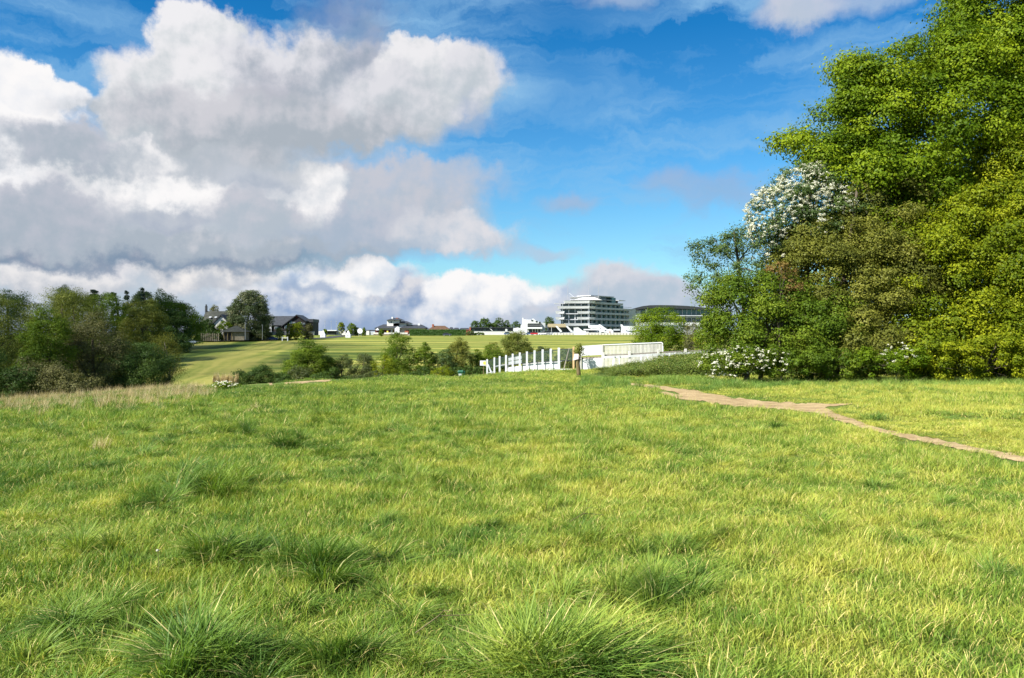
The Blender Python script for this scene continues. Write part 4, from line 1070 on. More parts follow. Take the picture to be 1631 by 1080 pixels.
# --- nettles, tall grass under the wood, cow parsley, reeds
def strip_scatter(name, mat, meshes, reg, dens, hfun, Y0, Y1, seed, sxy=1.0):
    r_ = np.random.default_rng(seed)
    xa, xb = X(reg[0], Y1), X(reg[1], Y1)
    n = int((xb - xa + 4) * (Y1 - Y0) * dens)
    x = r_.uniform(xa - 3, xb + 3, n); y = r_.uniform(Y0, Y1, n); px = 815.5 + F * x / y
    ok = (px > reg[0]) & (px < reg[1]) & ~near_path(x, y, 1.5); x, y, px = x[ok], y[ok], px[ok]
    h = hfun(px, y, x) * r_.uniform(.75, 1.15, len(x)); ok = h > .03; x, y, h = x[ok], y[ok], h[ok]; n = len(x)
    return scatter(name, 'stuff', [(m, mat) for m in meshes], np.stack([x, y, G(x, y)], -1), np.stack([r_.normal(0, .08, n), r_.normal(0, .08, n), r_.uniform(-3, 3, n)], -1),
                   np.stack([np.full(n, sxy), np.full(n, sxy), h], -1), r_.integers(0, len(meshes), n))
def weed_mesh(name, seed):
    """leafy stems one unit tall"""
    r_ = np.random.default_rng(seed); P = []; N = []; ST = 22
    for k in range(ST):
        bx, by = r_.normal(0, .22, 2); H = r_.uniform(.7, 1.05)
        m = 15
        t = np.linspace(.12, 1, m); a = np.arange(m) * 2.4 + r_.random() * 6; rr = .10 * (1 - .75 * t) + .02
        P.append(np.stack([bx + np.cos(a) * rr + .05 * t, by + np.sin(a) * rr, t * H], -1)); N.append(np.stack([np.cos(a) * .5, np.sin(a) * .5, np.full(m, .8)], -1) + r_.normal(0, .25, (m, 3)))
    P = np.concatenate(P); N = np.concatenate(N); N /= np.linalg.norm(N, axis=1)[:, None]; n = len(P)
    T = np.cross(N, r_.normal(size=(n, 3))); T /= np.linalg.norm(T, axis=1)[:, None]; Bn = np.cross(N, T); l = (r_.uniform(.06, .12, n))[:, None]; w = l * .6
    V = np.stack([P - T * l / 2, P + Bn * w / 2, P + T * l / 2, P - Bn * w / 2], 1).reshape(-1, 3)
    return np_mesh(name, V, np.arange(n * 4), 4, pattr={'v': np.repeat(r_.random(n), 4), 'h': np.repeat(np.clip(P[:, 2], 0, 1), 4)})
strip_scatter('nettle_bank', GR_WEED, [weed_mesh('nettle_%d' % k, 30 + k) for k in range(3)], (955, 1175), 3.2,
              lambda px, y, x: np.interp(px, [955, 1000, 1060, 1130, 1175], [.22, .48, .8, 1.05, .9]) * (.75 + .5 * fbm(x / 1.5, y / 1.5, 12, 2)), 43, 56, 81)
GR_VERGE = grass_mat('verge_grass', (.055, .13, .028), (.11, .205, .038), (.22, .31, .06), (.5, .45, .2), .96)
strip_scatter('verge_grass', GR_VERGE, [tuft_mesh('verge_%d' % k, rg, 130, .22, .5, 1.0, .011, .35, .3, .25, 3, comb=(.2, 0)) for k in range(4)], (925, 2300), 4.0,
              lambda px, y, x: .46 * np.clip((y - 27.0) / 3.0, 0, 1) * np.clip((36 + .0 * x - y) / 2, .0, 1) * (.6 + .8 * fbm(x / 1.2, y / 1.2, 14, 2)) + np.where((px < 1130) & (y > 33), .22, 0) + np.where((y < 28) & (px > 1290), .27 * np.clip((fbm(x / .9, y / .9, 51, 2) - .36) * 4, 0, 1), 0), 17, 46, 82)
# ================================================================== building materials
WHITE = plain('white_paint', (.60, .615, .635), .5, .06, 1.2, .2)
WHITE_W = plain('weathered_white_boards', (.56, .55, .51), .6, .14, 3.0, .2, streak=True)
RENDER_W = plain('white_render', (.58, .57, .55), .8, .06, .6, .1)
SLATE = plain('slate', (.04, .044, .052), .6, .2, 1.2, .3, .3)
SLATE_G = plain('mossy_slate', (.05, .054, .045), .75, .25, .8, .2, .3)
BLACKB = plain('black_boarding', (.028, .026, .026), .7, .25, 1.5, .2, streak=True)
TILE_R = plain('brown_tile', (.115, .07, .045), .8, .22, 1.2, .1, .3)
BRICK = plain('red_brick', (.30, .11, .07), .85, .15, 2, .1, .3)
TAN = plain('tan_roof', (.25, .21, .125), .7, .1, 1, .1)
STONE = plain('stone_wall', (.22, .19, .14), .85, .2, 1.5, .1, .4)
CONC = plain('concrete', (.38, .40, .43), .7, .08, .5, .2)
GREYP = plain('grey_panel', (.40, .43, .46), .5, .06, .4, .3)
DKGREY = plain('dark_metal', (.035, .04, .045), .6, .15, .6, .2)
POSTM = plain('galvanised', (.32, .33, .35), .5, .1, 3, .5)
WOOD = plain('weathered_oak', (.20, .155, .075), .85, .25, 6, .1, .5, streak=True)
TANWOOD = plain('new_timber', (.62, .42, .22), .7, .12, 4, .1, streak=True)
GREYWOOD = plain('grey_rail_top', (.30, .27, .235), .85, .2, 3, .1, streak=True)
TARMAC = plain('asphalt', (.055, .055, .06), .9, .1, .8, .1)
GREEN_P = plain('green_plastic', (.008, .09, .045), .4, .1, 2, .5)
REDDK = plain('dark_red_fascia', (.10, .018, .015), .6, .1, 1, .2)
YELLOWP = plain('yellow_paint', (.80, .66, .10), .5, .05, 2, .3)
ROOFW = plain('pale_roof_metal', (.40, .41, .43), .4, .06, .3, .4)
TYRE = plain('tyre_rubber', (.02, .02, .02), .8, .05, 3, .2)
def glass(name, col, rough=.12):
    m, nt = newmat(name); L = nt.links.new
    out = nd(nt, 'ShaderNodeOutputMaterial'); b = nd(nt, 'ShaderNodeBsdfPrincipled'); b.inputs['Roughness'].default_value = rough
    tc = nd(nt, 'ShaderNodeTexCoord'); n = nd(nt, 'ShaderNodeTexNoise', ins={'Scale': .35, 'Detail': 2.0}); L(tc.outputs['Object'], n.inputs['Vector'])
    r = ramp(nt, [(.35, tuple(c * .5 for c in col)), (.65, col)]); L(n.outputs['Fac'], r.inputs[0]); L(r.outputs[0], b.inputs['Base Color']); b.inputs['Specular IOR Level'].default_value = .6
    L(b.outputs[0], out.inputs[0]); return m
GLASS = glass('dark_glass', (.05, .085, .095)); TEAL = glass('teal_glass', (.03, .12, .125)); GLASS_B = glass('black_glass', (.02, .024, .03), .2)

def PXB(mb, px0, px1, py0, py1, Y, d0, d1):
    """box whose front (at distance Y+d0) spans those edges, going back to Y+d1"""
    return mb.box(X(px0, Y), X(px1, Y), Y + d0, Y + d1, Z(py1, Y), Z(py0, Y))
def root_at(name, label, cat, px, Y, group=None, z=None):
    x = X(px, Y); return thing(name, label, cat, (x, Y, g(x, Y) if z is None else z), group)
def part(root, name, mat, fn, **kw):
    m = MB(tuple(root.location) if root.parent is None else tuple(root.parent.location)); fn(m); return m.build(name, mat, root, **kw)

# ------------------------------------------------------------------ road by the houses
mb = MB(); rp = [(X(120, 262), 262), (X(210, 276), 276), (X(300, 290), 289), (X(380, 297), 294), (X(470, 318), 316), (X(520, 345), 345), (X(560, 400), 402), (X(560, 520), 520)]
L_ = []; 
for i in range(len(rp) - 1):
    for t in range(8):
        s_ = t / 8; L_.append((rp[i][0] * (1 - s_) + rp[i + 1][0] * s_, rp[i][1] * (1 - s_) + rp[i + 1][1] * s_))
for i, (x, y) in enumerate(L_):
    nx_, ny_ = L_[min(i + 1, len(L_) - 1)]; px_, py_ = L_[max(i - 1, 0)]; d = math.hypot(nx_ - px_, ny_ - py_); ux, uy = -(ny_ - py_) / d, (nx_ - px_) / d
    for k in (-1, 0, 1): mb.v.append((x + ux * 3.2 * k, y + uy * 3.2 * k, g(x + ux * 3.2 * k, y + uy * 3.2 * k) + .09))
    if i:
        b = (i - 1) * 3
        for k in (0, 1): mb.f.append((b + k, b + k + 1, b + k + 4, b + k + 3))
setp(mb.build('road', TARMAC, smooth=True), kind='structure')

# ------------------------------------------------------------------ white house with the dark roof
Y = 300
r = root_at('white_house', 'white gabled house with a dark slate roof, left of the big chestnut tree', 'house', 345, Y)
w = part(r, 'wall', RENDER_W, lambda m: (PXB(m, 321, 371, 519, 545, Y, 2, 13), m.slabxz([(X(338, Y), Z(545, Y)), (X(371.5, Y), Z(545, Y)), (X(371.5, Y), Z(519.5, Y)), (X(355, Y), Z(502.5, Y)), (X(338, Y), Z(519.5, Y))], Y - 1.5, Y + 1.99)))
def _rf(m):
    a, b = X(314, Y), X(374, Y); e, t = Z(519.5, Y), Z(494.5, Y)
    m.add([(a, Y + 1.2, e), (b, Y + 1.2, e), (b - 1, Y + 7.5, t), (a + .5, Y + 7.5, t), (a, Y + 14, e), (b, Y + 14, e)], [(0, 1, 2, 3), (2, 5, 4, 3), (0, 3, 4), (1, 5, 2), (0, 4, 5, 1)])
def _rg(m):
    c = X(355, Y); l, q = X(336.3, Y), X(373.2, Y); e, t = Z(520.5, Y), Z(500.8, Y)
    for x_ in (l, q):
        m.add([(x_, Y - 2, e), (c, Y - 2, t), (c, Y + 6, t), (x_, Y + 6, e), (x_, Y - 2, e - .3), (c, Y - 2, t - .45), (c, Y + 6, t - .45), (x_, Y + 6, e - .3)],
              [(0, 1, 2, 3), (4, 7, 6, 5), (0, 4, 5, 1), (2, 6, 7, 3), (1, 5, 6, 2), (0, 3, 7, 4)])
rf = part(r, 'roof', SLATE_G, _rf); part(r, 'gable_roof', SLATE, _rg)
def sub(root, parent, name, mat, fn, **kw):
    m = MB(tuple(root.location)); fn(m); return m.build(name, mat, parent, **kw)
sub(r, rf, 'chimney', SLATE, lambda m: (PXB(m, 315.0, 317.6, 486, 500, Y, 7, 8), PXB(m, 315.6, 317.0, 483.5, 486, Y, 7.2, 7.8)))
sub(r, rf, 'chimney', BRICK, lambda m: (PXB(m, 357.8, 360.6, 491.5, 500, Y, 6.5, 8.2),))
for a in (326.5, 335.5): sub(r, rf, 'skylight', CONC, lambda m: m.add([(X(a, Y), Y + 3.6, Z(505.6, Y)), (X(a + 3.6, Y), Y + 3.6, Z(505.6, Y)), (X(a + 3.6, Y), Y + 4.4, Z(503.6, Y)), (X(a, Y), Y + 4.4, Z(503.6, Y))], [(0, 1, 2, 3)]))
for (a, b, c, d) in ((349, 353, 523, 528), (358, 362, 523, 528), (353.5, 357, 509, 513)):
    f = part(r, 'window', WHITE, lambda m: PXB(m, a - .4, b + .4, c - .4, d + .4, Y, -1.56, -1.42)); sub(r, f, 'pane', GLASS, lambda m: PXB(m, a, b, c, d, Y, -1.6, -1.5))

# stone shelter with a hipped roof
Y = 283
r = root_at('stone_shelter', 'low stone shelter with a grey hipped roof in front of the white house', 'shelter', 371, Y)
part(r, 'wall', STONE, lambda m: PXB(m, 355, 388, 528, 542, Y, .6, 6))
def hp(m, px0, px1, pyb, pyt, Y, d0, d1, ridge, sk=0.0):
    m.hip(X(px0, Y), X(px1, Y), Y + d0, Y + d1, Z(pyb, Y), Z(pyt, Y), ridge)
part(r, 'roof', SLATE_G, lambda m: hp(m, 351, 391.5, 528.5, 518.3, Y, -.4, 7, .06))
part(r, 'doorway', BLACKB, lambda m: PXB(m, 357.5, 367.5, 530, 542, Y, .45, .65))
for a in (355.5, 362, 368.5): part(r, 'post', WOOD, lambda m: PXB(m, a, a + .9, 528.5, 542, Y, 0, .3))
r = root_at('garden_fence', 'pale broken garden fence left of the stone shelter', 'fence', 333, 282)
for k in range(10): part(r, 'board', STONE, lambda m: PXB(m, 320 + k * 3, 321.6 + k * 3, 530.5 + (k * 7 % 3) * .6, 543, 282, 0, .12))
part(r, 'rail', WOOD, lambda m: PXB(m, 319, 350, 534, 534.7, 282, .12, .22))

# ------------------------------------------------------------------ black barn
Y = 312
r = root_at('black_barn', 'black boarded barn with slate roof and gable, right of the chestnut tree', 'barn', 462, Y)
part(r, 'wall', BLACKB, lambda m: (PXB(m, 424, 452, 517.5, 534, Y, 1, 12), PXB(m, 479, 495.5, 513, 534, Y, 3, 12),
     m.slabxz([(X(452, Y), Z(534, Y)), (X(487.5, Y), Z(534, Y)), (X(487.5, Y), Z(510.5, Y)), (X(473.8, Y), Z(502, Y)), (X(452, Y), Z(518, Y))], Y - 1, Y + 8)))
def _br(m):
    a, b = X(420, Y), X(474, Y); e, t = Z(518.2, Y), Z(502.6, Y)
    m.add([(a, Y + .4, e), (X(455, Y), Y + .4, e), (b, Y + 6.5, t), (a, Y + 6.5, t), (a, Y + 12.5, e), (b, Y + 12.5, e)], [(0, 1, 2, 3), (2, 5, 4, 3), (0, 3, 4), (1, 5, 2), (0, 4, 5, 1)])
rf = part(r, 'roof', SLATE, _br)
def _bg(m):
    c, ct = X(473.8, Y), Z(501.2, Y)
    for x_, e in ((X(449.5, Y), Z(519.2, Y)), (X(489, Y), Z(511, Y))):
        m.add([(x_, Y - 1.6, e), (c, Y - 1.6, ct), (c, Y + 8.5, ct), (x_, Y + 8.5, e), (x_, Y - 1.6, e - .35), (c, Y - 1.6, ct - .35), (c, Y + 8.5, ct - .35), (x_, Y + 8.5, e - .35)],
              [(0, 1, 2, 3), (4, 7, 6, 5), (0, 4, 5, 1), (2, 6, 7, 3), (1, 5, 6, 2), (0, 3, 7, 4)])
part(r, 'gable_roof', SLATE, _bg); part(r, 'flat_roof', SLATE, lambda m: PXB(m, 478, 496, 507.8, 513, Y, 2.6, 12.4))
part(r, 'vent', REDDK, lambda m: PXB(m, 472.3, 475.2, 504, 507, Y, -1.1, -.9))
for (a, b) in ((509.2, 511.4), (512.6, 515)):
    sub(r, rf, 'skylight', ROOFW, lambda m: m.add([(X(439, Y), Y + 3.0 + (515 - b) * .5, Z(b, Y)), (X(443, Y), Y + 3.0 + (515 - b) * .5, Z(b, Y)), (X(443, Y), Y + 2.6 + (515 - a) * .5, Z(a, Y) + .1), (X(439, Y), Y + 2.6 + (515 - a) * .5, Z(a, Y) + .1)], [(0, 1, 2, 3)]))
part(r, 'post', WHITE, lambda m: PXB(m, 432.4, 433.8, 511, 531, Y, -1.2, -.9)); part(r, 'stair_tower', GREYP, lambda m: PXB(m, 427.5, 431, 512, 531, Y, .3, 1.2))
for (a, b, c, d) in ((439, 442.5, 521, 524), (455, 458, 519, 523), (463, 466, 511.5, 515.5), (468, 471, 513.5, 515), (479, 482, 514, 517), (484, 486.5, 515, 517)):
    f = part(r, 'window', WHITE, lambda m: PXB(m, a - .3, b + .3, c - .3, d + .3, Y, -1.2, 1.0)); sub(r, f, 'pane', GLASS, lambda m: PXB(m, a, b, c, d, Y, -1.25, -1.15))
r = root_at('garden_wall', 'low white wall in front of the black barn', 'wall', 462, 306)
part(r, 'coping', WHITE, lambda m: PXB(m, 427, 501, 528.4, 529, 306, -.15, .45)); part(r, 'wall_face', RENDER_W, lambda m: PXB(m, 427.2, 500.8, 529, 533.5, 306, 0, .3))
r = root_at('street_lamp', 'grey lamp post at the left foot of the chestnut tree', 'lamp', 390.5, 281)
part(r, 'post', POSTM, lambda m: PXB(m, 390.2, 390.7, 514, 541, 281, 0, .15)); part(r, 'lamp_head', POSTM, lambda m: PXB(m, 389.8, 391.2, 513.4, 514, 281, -.3, .3))
r = root_at('street_lamp', 'grey lamp post at the right foot of the chestnut tree', 'lamp', 418, 287)
part(r, 'post', POSTM, lambda m: PXB(m, 417.6, 418.0, 518, 541, 287, 0, .15)); part(r, 'lamp_head', POSTM, lambda m: PXB(m, 417.2, 418.5, 517.4, 518, 287, -.3, .3))
# distant masts right of the barn
for i, (a, t) in enumerate(((499.8, 511), (517.5, 511.5), (527.5, 512), (535.7, 513))):
    r = root_at('lamp_mast', ('first', 'second', 'third', 'fourth')[i] + ' thin grey mast from the left, right of the black barn', 'mast', a, 420, 'thin masts right of the barn')
    part(r, 'mast_pole', POSTM, lambda m: m.tube([(X(a, 420), 420, r.location.z - .3), (X(a, 420), 420, Z(t, 420))], [.12, .07], 6)); part(r, 'lamp_head', POSTM, lambda m: PXB(m, a - .9, a + .9, t - .6, t, 420, -.3, .3))
# telegraph pole and the pale wall by the left wood
r = root_at('telegraph_pole', 'grey wooden telegraph pole in front of the left wood', 'pole', 242, 190)
part(r, 'pole_shaft', plain('grey_pole', (.30, .26, .22), .8, .1, 2, .1), lambda m: m.tube([(X(242, 190), 190, r.location.z - .3), (X(242, 190), 190, Z(509, 190))], [.17, .12], 8))
part(r, 'cap', POSTM, lambda m: PXB(m, 241.2, 242.8, 508.6, 509.2, 190, -.15, .15))
r = root_at('pale_wall', 'pale broken wall with a white gate pillar beside the yellow-green bush at the left wood', 'wall', 208, 196)
part(r, 'wall_face', STONE, lambda m: m.slabxz([(X(205, 196), Z(548, 196)), (X(219, 196), Z(548, 196)), (X(219, 196), Z(543, 196)), (X(206, 196), Z(538.5, 196)), (X(205, 196), Z(539, 196))], 196, 196.4))
part(r, 'gate_pillar', RENDER_W, lambda m: PXB(m, 202.2, 205, 537.5, 548, 196, -.2, .3))

# ------------------------------------------------------------------ cars
def paint(name, col): return plain(name, col, .3, .03, 1, .6)
def make_car(label, paint_m, loc, rz, kind='hatch', group=None, name='parked_car'):
    r = thing(name, label, 'car', loc, group, rz)
    prof = [(-2.05, .35), (2.05, .35), (2.1, .75), (1.95, .98), (1.0, 1.02), (-1.9, 1.0), (-2.1, .8)] if kind != 'van' else [(-2.3, .4), (2.3, .4), (2.35, .95), (1.9, 1.2), (-2.3, 1.2)]
    cab = [(1.05, 1.0), (.35, 1.48), (-1.25, 1.50), (-1.9, 1.0)] if kind != 'van' else [(1.95, 1.18), (1.3, 2.1), (-2.25, 2.1), (-2.3, 1.18)]
    b = MB().slabxz(prof, -.86, .86).build('body', paint_m, r, bevel=.06)
    c = MB().slabxz(cab, -.72, .72).build('cabin', GLASS_B, r, bevel=.04)
    top = max(p[1] for p in cab)
    MB().box(min(p[0] for p in cab[1:3]) - .05, max(p[0] for p in cab[1:3]) + .05, -.74, .74, top, top + .05).build('car_roof', paint_m, r)
    for x_ in (-1.3, 1.3):
        for y_ in (-.88, .88):
            w_ = MB().tube([(x_, y_ - .1, .32), (x_, y_ + .1, .32)], [.32, .32], 14).build('wheel', TYRE, r)
            MB().tube([(x_, y_ - .115, .32), (x_, y_ + .115, .32)], [.19, .19], 10).build('rim', POSTM, w_)
    for y_ in (-.6, .6):
        MB().box(2.04, 2.12, y_ - .16, y_ + .16, .68, .82).build('headlight', WHITE, r); MB().box(-2.12, -2.05, y_ - .14, y_ + .14, .72, .86).build('tail_light', REDDK, r)
    return r
def car(label, col, px, Y_, rz, kind='hatch', group=None):
    x = X(px, Y_); return make_car(label, paint('car_paint', col), (x, Y_, g(x, Y_) + .02), rz, kind, group)
car('pale silver-blue car parked under the trees left of the white house', (.35, .42, .48), 303, 268, R(186))
car('blue car on the road below the chestnut tree', (.015, .045, .20), 433.5, 299, R(8))
CG = 'cars parked in front of the small white stand'
car('red car parked in front of the small white stand', (.48, .02, .03), 851.5, 405, R(4), group=CG)
car('dark blue car directly left of the red car', (.06, .12, .24), 844.5, 407, R(10), group=CG)
car('white car directly right of the red car', (.75, .75, .75), 863.5, 405, R(178), group=CG)
car('silver van among the white cars under the tan-roofed stand', (.40, .42, .46), 873, 408, R(20), 'van', CG)
car('small blue car at the left end of the white wall by the low building', (.05, .10, .22), 809, 412, R(2), group=CG)
car('dark car in front of the clipped hedge', (.03, .04, .06), 712, 378, R(2), group=CG)

# white gate and bench-like barrier by the blue car
r = root_at('white_gate', 'small white barrier gate beside the blue car below the barn', 'gate', 454, 292)
for a in (448.8, 457.3): part(r, 'post', WHITE, lambda m: PXB(m, a, a + 1.3, 536.5, 543.5, 292, 0, .3))
part(r, 'rail', WHITE, lambda m: PXB(m, 450.1, 457.3, 537.5, 538.6, 292, .05, .2))

# ------------------------------------------------------------------ white kiosks and the disc sign
for i, (a, lb) in enumerate(((514.8, 'left of two small white kiosks with a pointed top on the mown turf'), (554.8, 'right of two small white kiosks with a pointed top on the mown turf'))):
    Yk = 352; r = root_at('white_kiosk', lb, 'kiosk', a, Yk, 'white kiosks on the turf'); x0 = X(a, Yk); z0 = r.location.z
    part(r, 'body', WHITE, lambda m: m.box(x0 - 1.1, x0 + 1.1, Yk - 1.1, Yk + 1.1, z0 - .2, z0 + 1.55))
    part(r, 'louvre', GREYP, lambda m: m.box(x0 - .5, x0 + .3, Yk - 1.16, Yk - 1.1, z0 + 1.0, z0 + 1.4))
    part(r, 'roof', WHITE, lambda m: m.add([(x0 - .75, Yk - .75, z0 + 1.55), (x0 + .75, Yk - .75, z0 + 1.55), (x0 + .75, Yk + .75, z0 + 1.55), (x0 - .75, Yk + .75, z0 + 1.55), (x0 - .45, Yk - .45, z0 + 2.5), (x0 + .45, Yk - .45, z0 + 2.5), (x0 + .45, Yk + .45, z0 + 2.5), (x0 - .45, Yk + .45, z0 + 2.5), (x0, Yk, z0 + 3.2)],
                                           [(3, 2, 1, 0), (0, 1, 5, 4), (1, 2, 6, 5), (2, 3, 7, 6), (3, 0, 4, 7), (4, 5, 8), (5, 6, 8), (6, 7, 8), (7, 4, 8)]))
Yk = 372; r = root_at('disc_sign', 'large round white disc on a stand between the shrubs left of the clubhouse', 'sign', 573.4, Yk); x0 = X(573.4, Yk)
part(r, 'disc', WHITE, lambda m: m.tube([(x0, Yk - .1, Z(527.2, Yk)), (x0, Yk + .1, Z(527.2, Yk))], [1.25, 1.25], 28)); part(r, 'hub', GREYP, lambda m: m.tube([(x0, Yk - .16, Z(527.2, Yk)), (x0, Yk - .1, Z(527.2, Yk))], [.22, .22], 12))
for d in (-.7, .7): part(r, 'leg', POSTM, lambda m: m.bar((x0 + d, Yk, r.location.z - .2), (x0 + d * .6, Yk, Z(529, Yk)), .1, .1))
# low walls, sheds and parked vans along the skyline between barn and clubhouse
r = root_at('low_building', 'long low white building with a dark roof right of the black barn', 'building', 527, 415); Y = 415
part(r, 'wall', RENDER_W, lambda m: PXB(m, 497, 517, 527.5, 534, Y, 0, 6)); part(r, 'roof', SLATE, lambda m: PXB(m, 520, 534, 527, 528.5, Y, .5, 6)); part(r, 'annexe', DKGREY, lambda m: PXB(m, 520.5, 533.5, 528.5, 534, Y, 1, 6)); part(r, 'fascia', WHITE, lambda m: PXB(m, 518, 536, 525.6, 527, Y, 0, 6))
r = root_at('boundary_wall', 'low white wall along the skyline between the kiosks', 'wall', 542, 418); Y = 418
part(r, 'wall_face', RENDER_W, lambda m: PXB(m, 533.8, 552, 528, 534, Y, 0, .4)); part(r, 'coping', WHITE, lambda m: PXB(m, 533.6, 552.2, 527.3, 528, Y, -.1, .5))
r = root_at('store_shed', 'low dark shed behind the right white kiosk', 'shed', 560, 416); Y = 416
part(r, 'wall', DKGREY, lambda m: PXB(m, 550, 572, 526.5, 534, Y, 1, 6)); part(r, 'roof', ROOFW, lambda m: PXB(m, 549.5, 558, 525.5, 526.5, Y, .5, 6.5))
r = root_at('store_shed', 'pale low shed between the disc sign and the clubhouse', 'shed', 588, 416)
part(r, 'wall', RENDER_W, lambda m: PXB(m, 580, 588, 527, 534, Y, 0, 5)); part(r, 'annexe', GREYP, lambda m: PXB(m, 588, 597, 528, 534, Y, .6, 5)); part(r, 'roof', SLATE, lambda m: PXB(m, 583, 597, 525.5, 527, Y, .5, 6))

# ------------------------------------------------------------------ clubhouse
Y = 400
r = root_at('clubhouse', 'white clubhouse with a square tower and spreading dark hipped roofs', 'building', 637, Y)
part(r, 'wall', RENDER_W, lambda m: (PXB(m, 597, 637, 522.5, 534, Y, 1, 12), PXB(m, 637, 677, 522.5, 534, Y, 0, 12), PXB(m, 625, 646, 515, 523, Y, 3, 11)))
tw = part(r, 'tower', RENDER_W, lambda m: PXB(m, 614.8, 634.8, 509.3, 520, Y, 3, 10))
sub(r, tw, 'tower_roof', SLATE, lambda m: hp(m, 614, 641, 509.8, 506, Y, 2, 11, .35)); sub(r, tw, 'chimney', WHITE, lambda m: PXB(m, 621, 623.6, 504.3, 508, Y, 5, 6.5)); sub(r, tw, 'cupola', BRICK, lambda m: PXB(m, 628, 631.5, 505.7, 508, Y, 5.5, 7))
f = sub(r, tw, 'window', GLASS, lambda m: PXB(m, 621, 623, 511.5, 514, Y, 2.9, 3.05)); sub(r, tw, 'window', GLASS, lambda m: PXB(m, 626.5, 628.3, 509.8, 511, Y, 2.9, 3.05))
part(r, 'middle_roof', SLATE, lambda m: hp(m, 628.5, 654, 515, 511, Y, 1.8, 12, .3)); 
part(r, 'roof', SLATE, lambda m: hp(m, 595.6, 638.5, 523, 516.2, Y, -1, 13, .45)); rf = part(r, 'roof', SLATE, lambda m: hp(m, 636.5, 680, 523, 516.8, Y, -1.8, 12.4, .55))
sub(r, rf, 'chimney', WHITE, lambda m: PXB(m, 664, 667.5, 515.2, 518.5, Y, 4, 6)); sub(r, rf, 'dormer', WHITE, lambda m: PXB(m, 648, 654, 515.7, 518, Y, 4, 6))
part(r, 'gable', WHITE, lambda m: m.slabxz([(X(629.6, Y), Z(534, Y)), (X(637.3, Y), Z(534, Y)), (X(637.3, Y), Z(521.5, Y)), (X(633.8, Y), Z(519.8, Y)), (X(629.6, Y), Z(523.5, Y))], Y - 2.2, Y - .9))
for (a, b) in ((597, 604), (606, 616), (618, 622), (625, 629), (646, 652)): part(r, 'window', REDDK, lambda m: PXB(m, a, b, 525.5, 529.8, Y, (.85 if b < 637 else -.15), 1.1 if b < 637 else .1))
part(r, 'yellow_banner', YELLOWP, lambda m: PXB(m, 616, 618.4, 527, 529.8, Y, -.2, -.1)); part(r, 'umbrella', WHITE, lambda m: m.tube([(X(602.5, Y), Y - 2, Z(526, Y)), (X(602.5, Y), Y - 2, Z(522.8, Y))], [1.0, .1], 10))
part(r, 'terrace_wall', RENDER_W, lambda m: PXB(m, 597, 651, 529.8, 532, Y, -4, -3.6)); part(r, 'terrace_plinth', STONE, lambda m: PXB(m, 597, 651, 532, 536, Y, -3.95, -3.65)); part(r, 'hut', BRICK, lambda m: PXB(m, 646, 652, 527, 533, Y, -3.4, -1.5))

Y = 402
r = root_at('brown_roofed_house', 'house with a broad brown tiled roof behind the clipped hedge', 'house', 699, Y)
part(r, 'wall', BRICK, lambda m: PXB(m, 683, 716, 526, 533, Y, 1, 10)); rf = part(r, 'roof', TILE_R, lambda m: hp(m, 678, 719, 527, 518.6, Y, -1, 12, .42)); sub(r, rf, 'chimney', BRICK, lambda m: (PXB(m, 686.8, 689.6, 516.2, 522, Y, 4, 6),))

Y = 440
r = root_at('service_block', 'low dark roofs and red brick ends between the brown-roofed house and the long low building', 'building', 731, Y)
part(r, 'roof', SLATE, lambda m: (hp(m, 714, 722, 526, 521, Y, 0, 9, .5), hp(m, 721, 731, 526, 521.8, Y, 1, 9, .6), hp(m, 730, 748, 526, 522.2, Y, 2, 9, .7))); part(r, 'wall', BRICK, lambda m: PXB(m, 715, 747, 525, 534, Y, 2.3, 8)); part(r, 'gable_end', BRICK, lambda m: PXB(m, 747.6, 750, 521.3, 530, Y, -1, 8))
r = root_at('long_low_building', 'long low building with a dark glazed front above a white wall', 'building', 784, Y)
part(r, 'wall', DKGREY, lambda m: PXB(m, 750, 818, 522.6, 534, Y, 1, 9)); part(r, 'roof', SLATE, lambda m: PXB(m, 749.6, 818.5, 521.6, 522.6, Y, 0, 10))
for k in range(11):
    f = part(r, 'window', GLASS_B if k % 3 else GLASS, lambda m: PXB(m, 751.5 + k * 6, 756.5 + k * 6, 523.5, 527, Y, .85, 1.1))
part(r, 'rooflight', WHITE, lambda m: m.bar((X(779, Y), Y + .6, Z(522, Y)), (X(784.5, Y), Y + .4, Z(527, Y)), .5, .3)); part(r, 'sign_board', WHITE, lambda m: PXB(m, 804.8, 808, 523.5, 527.5, Y, .4, .6))
r = root_at('white_wall', 'long white boundary wall in front of the long low building', 'wall', 784, 425)
part(r, 'wall_face', RENDER_W, lambda m: PXB(m, 749, 835, 528.3, 536, 425, 0, .4)); part(r, 'coping', WHITE, lambda m: PXB(m, 748.8, 835.2, 527.7, 528.3, 425, -.1, .5))

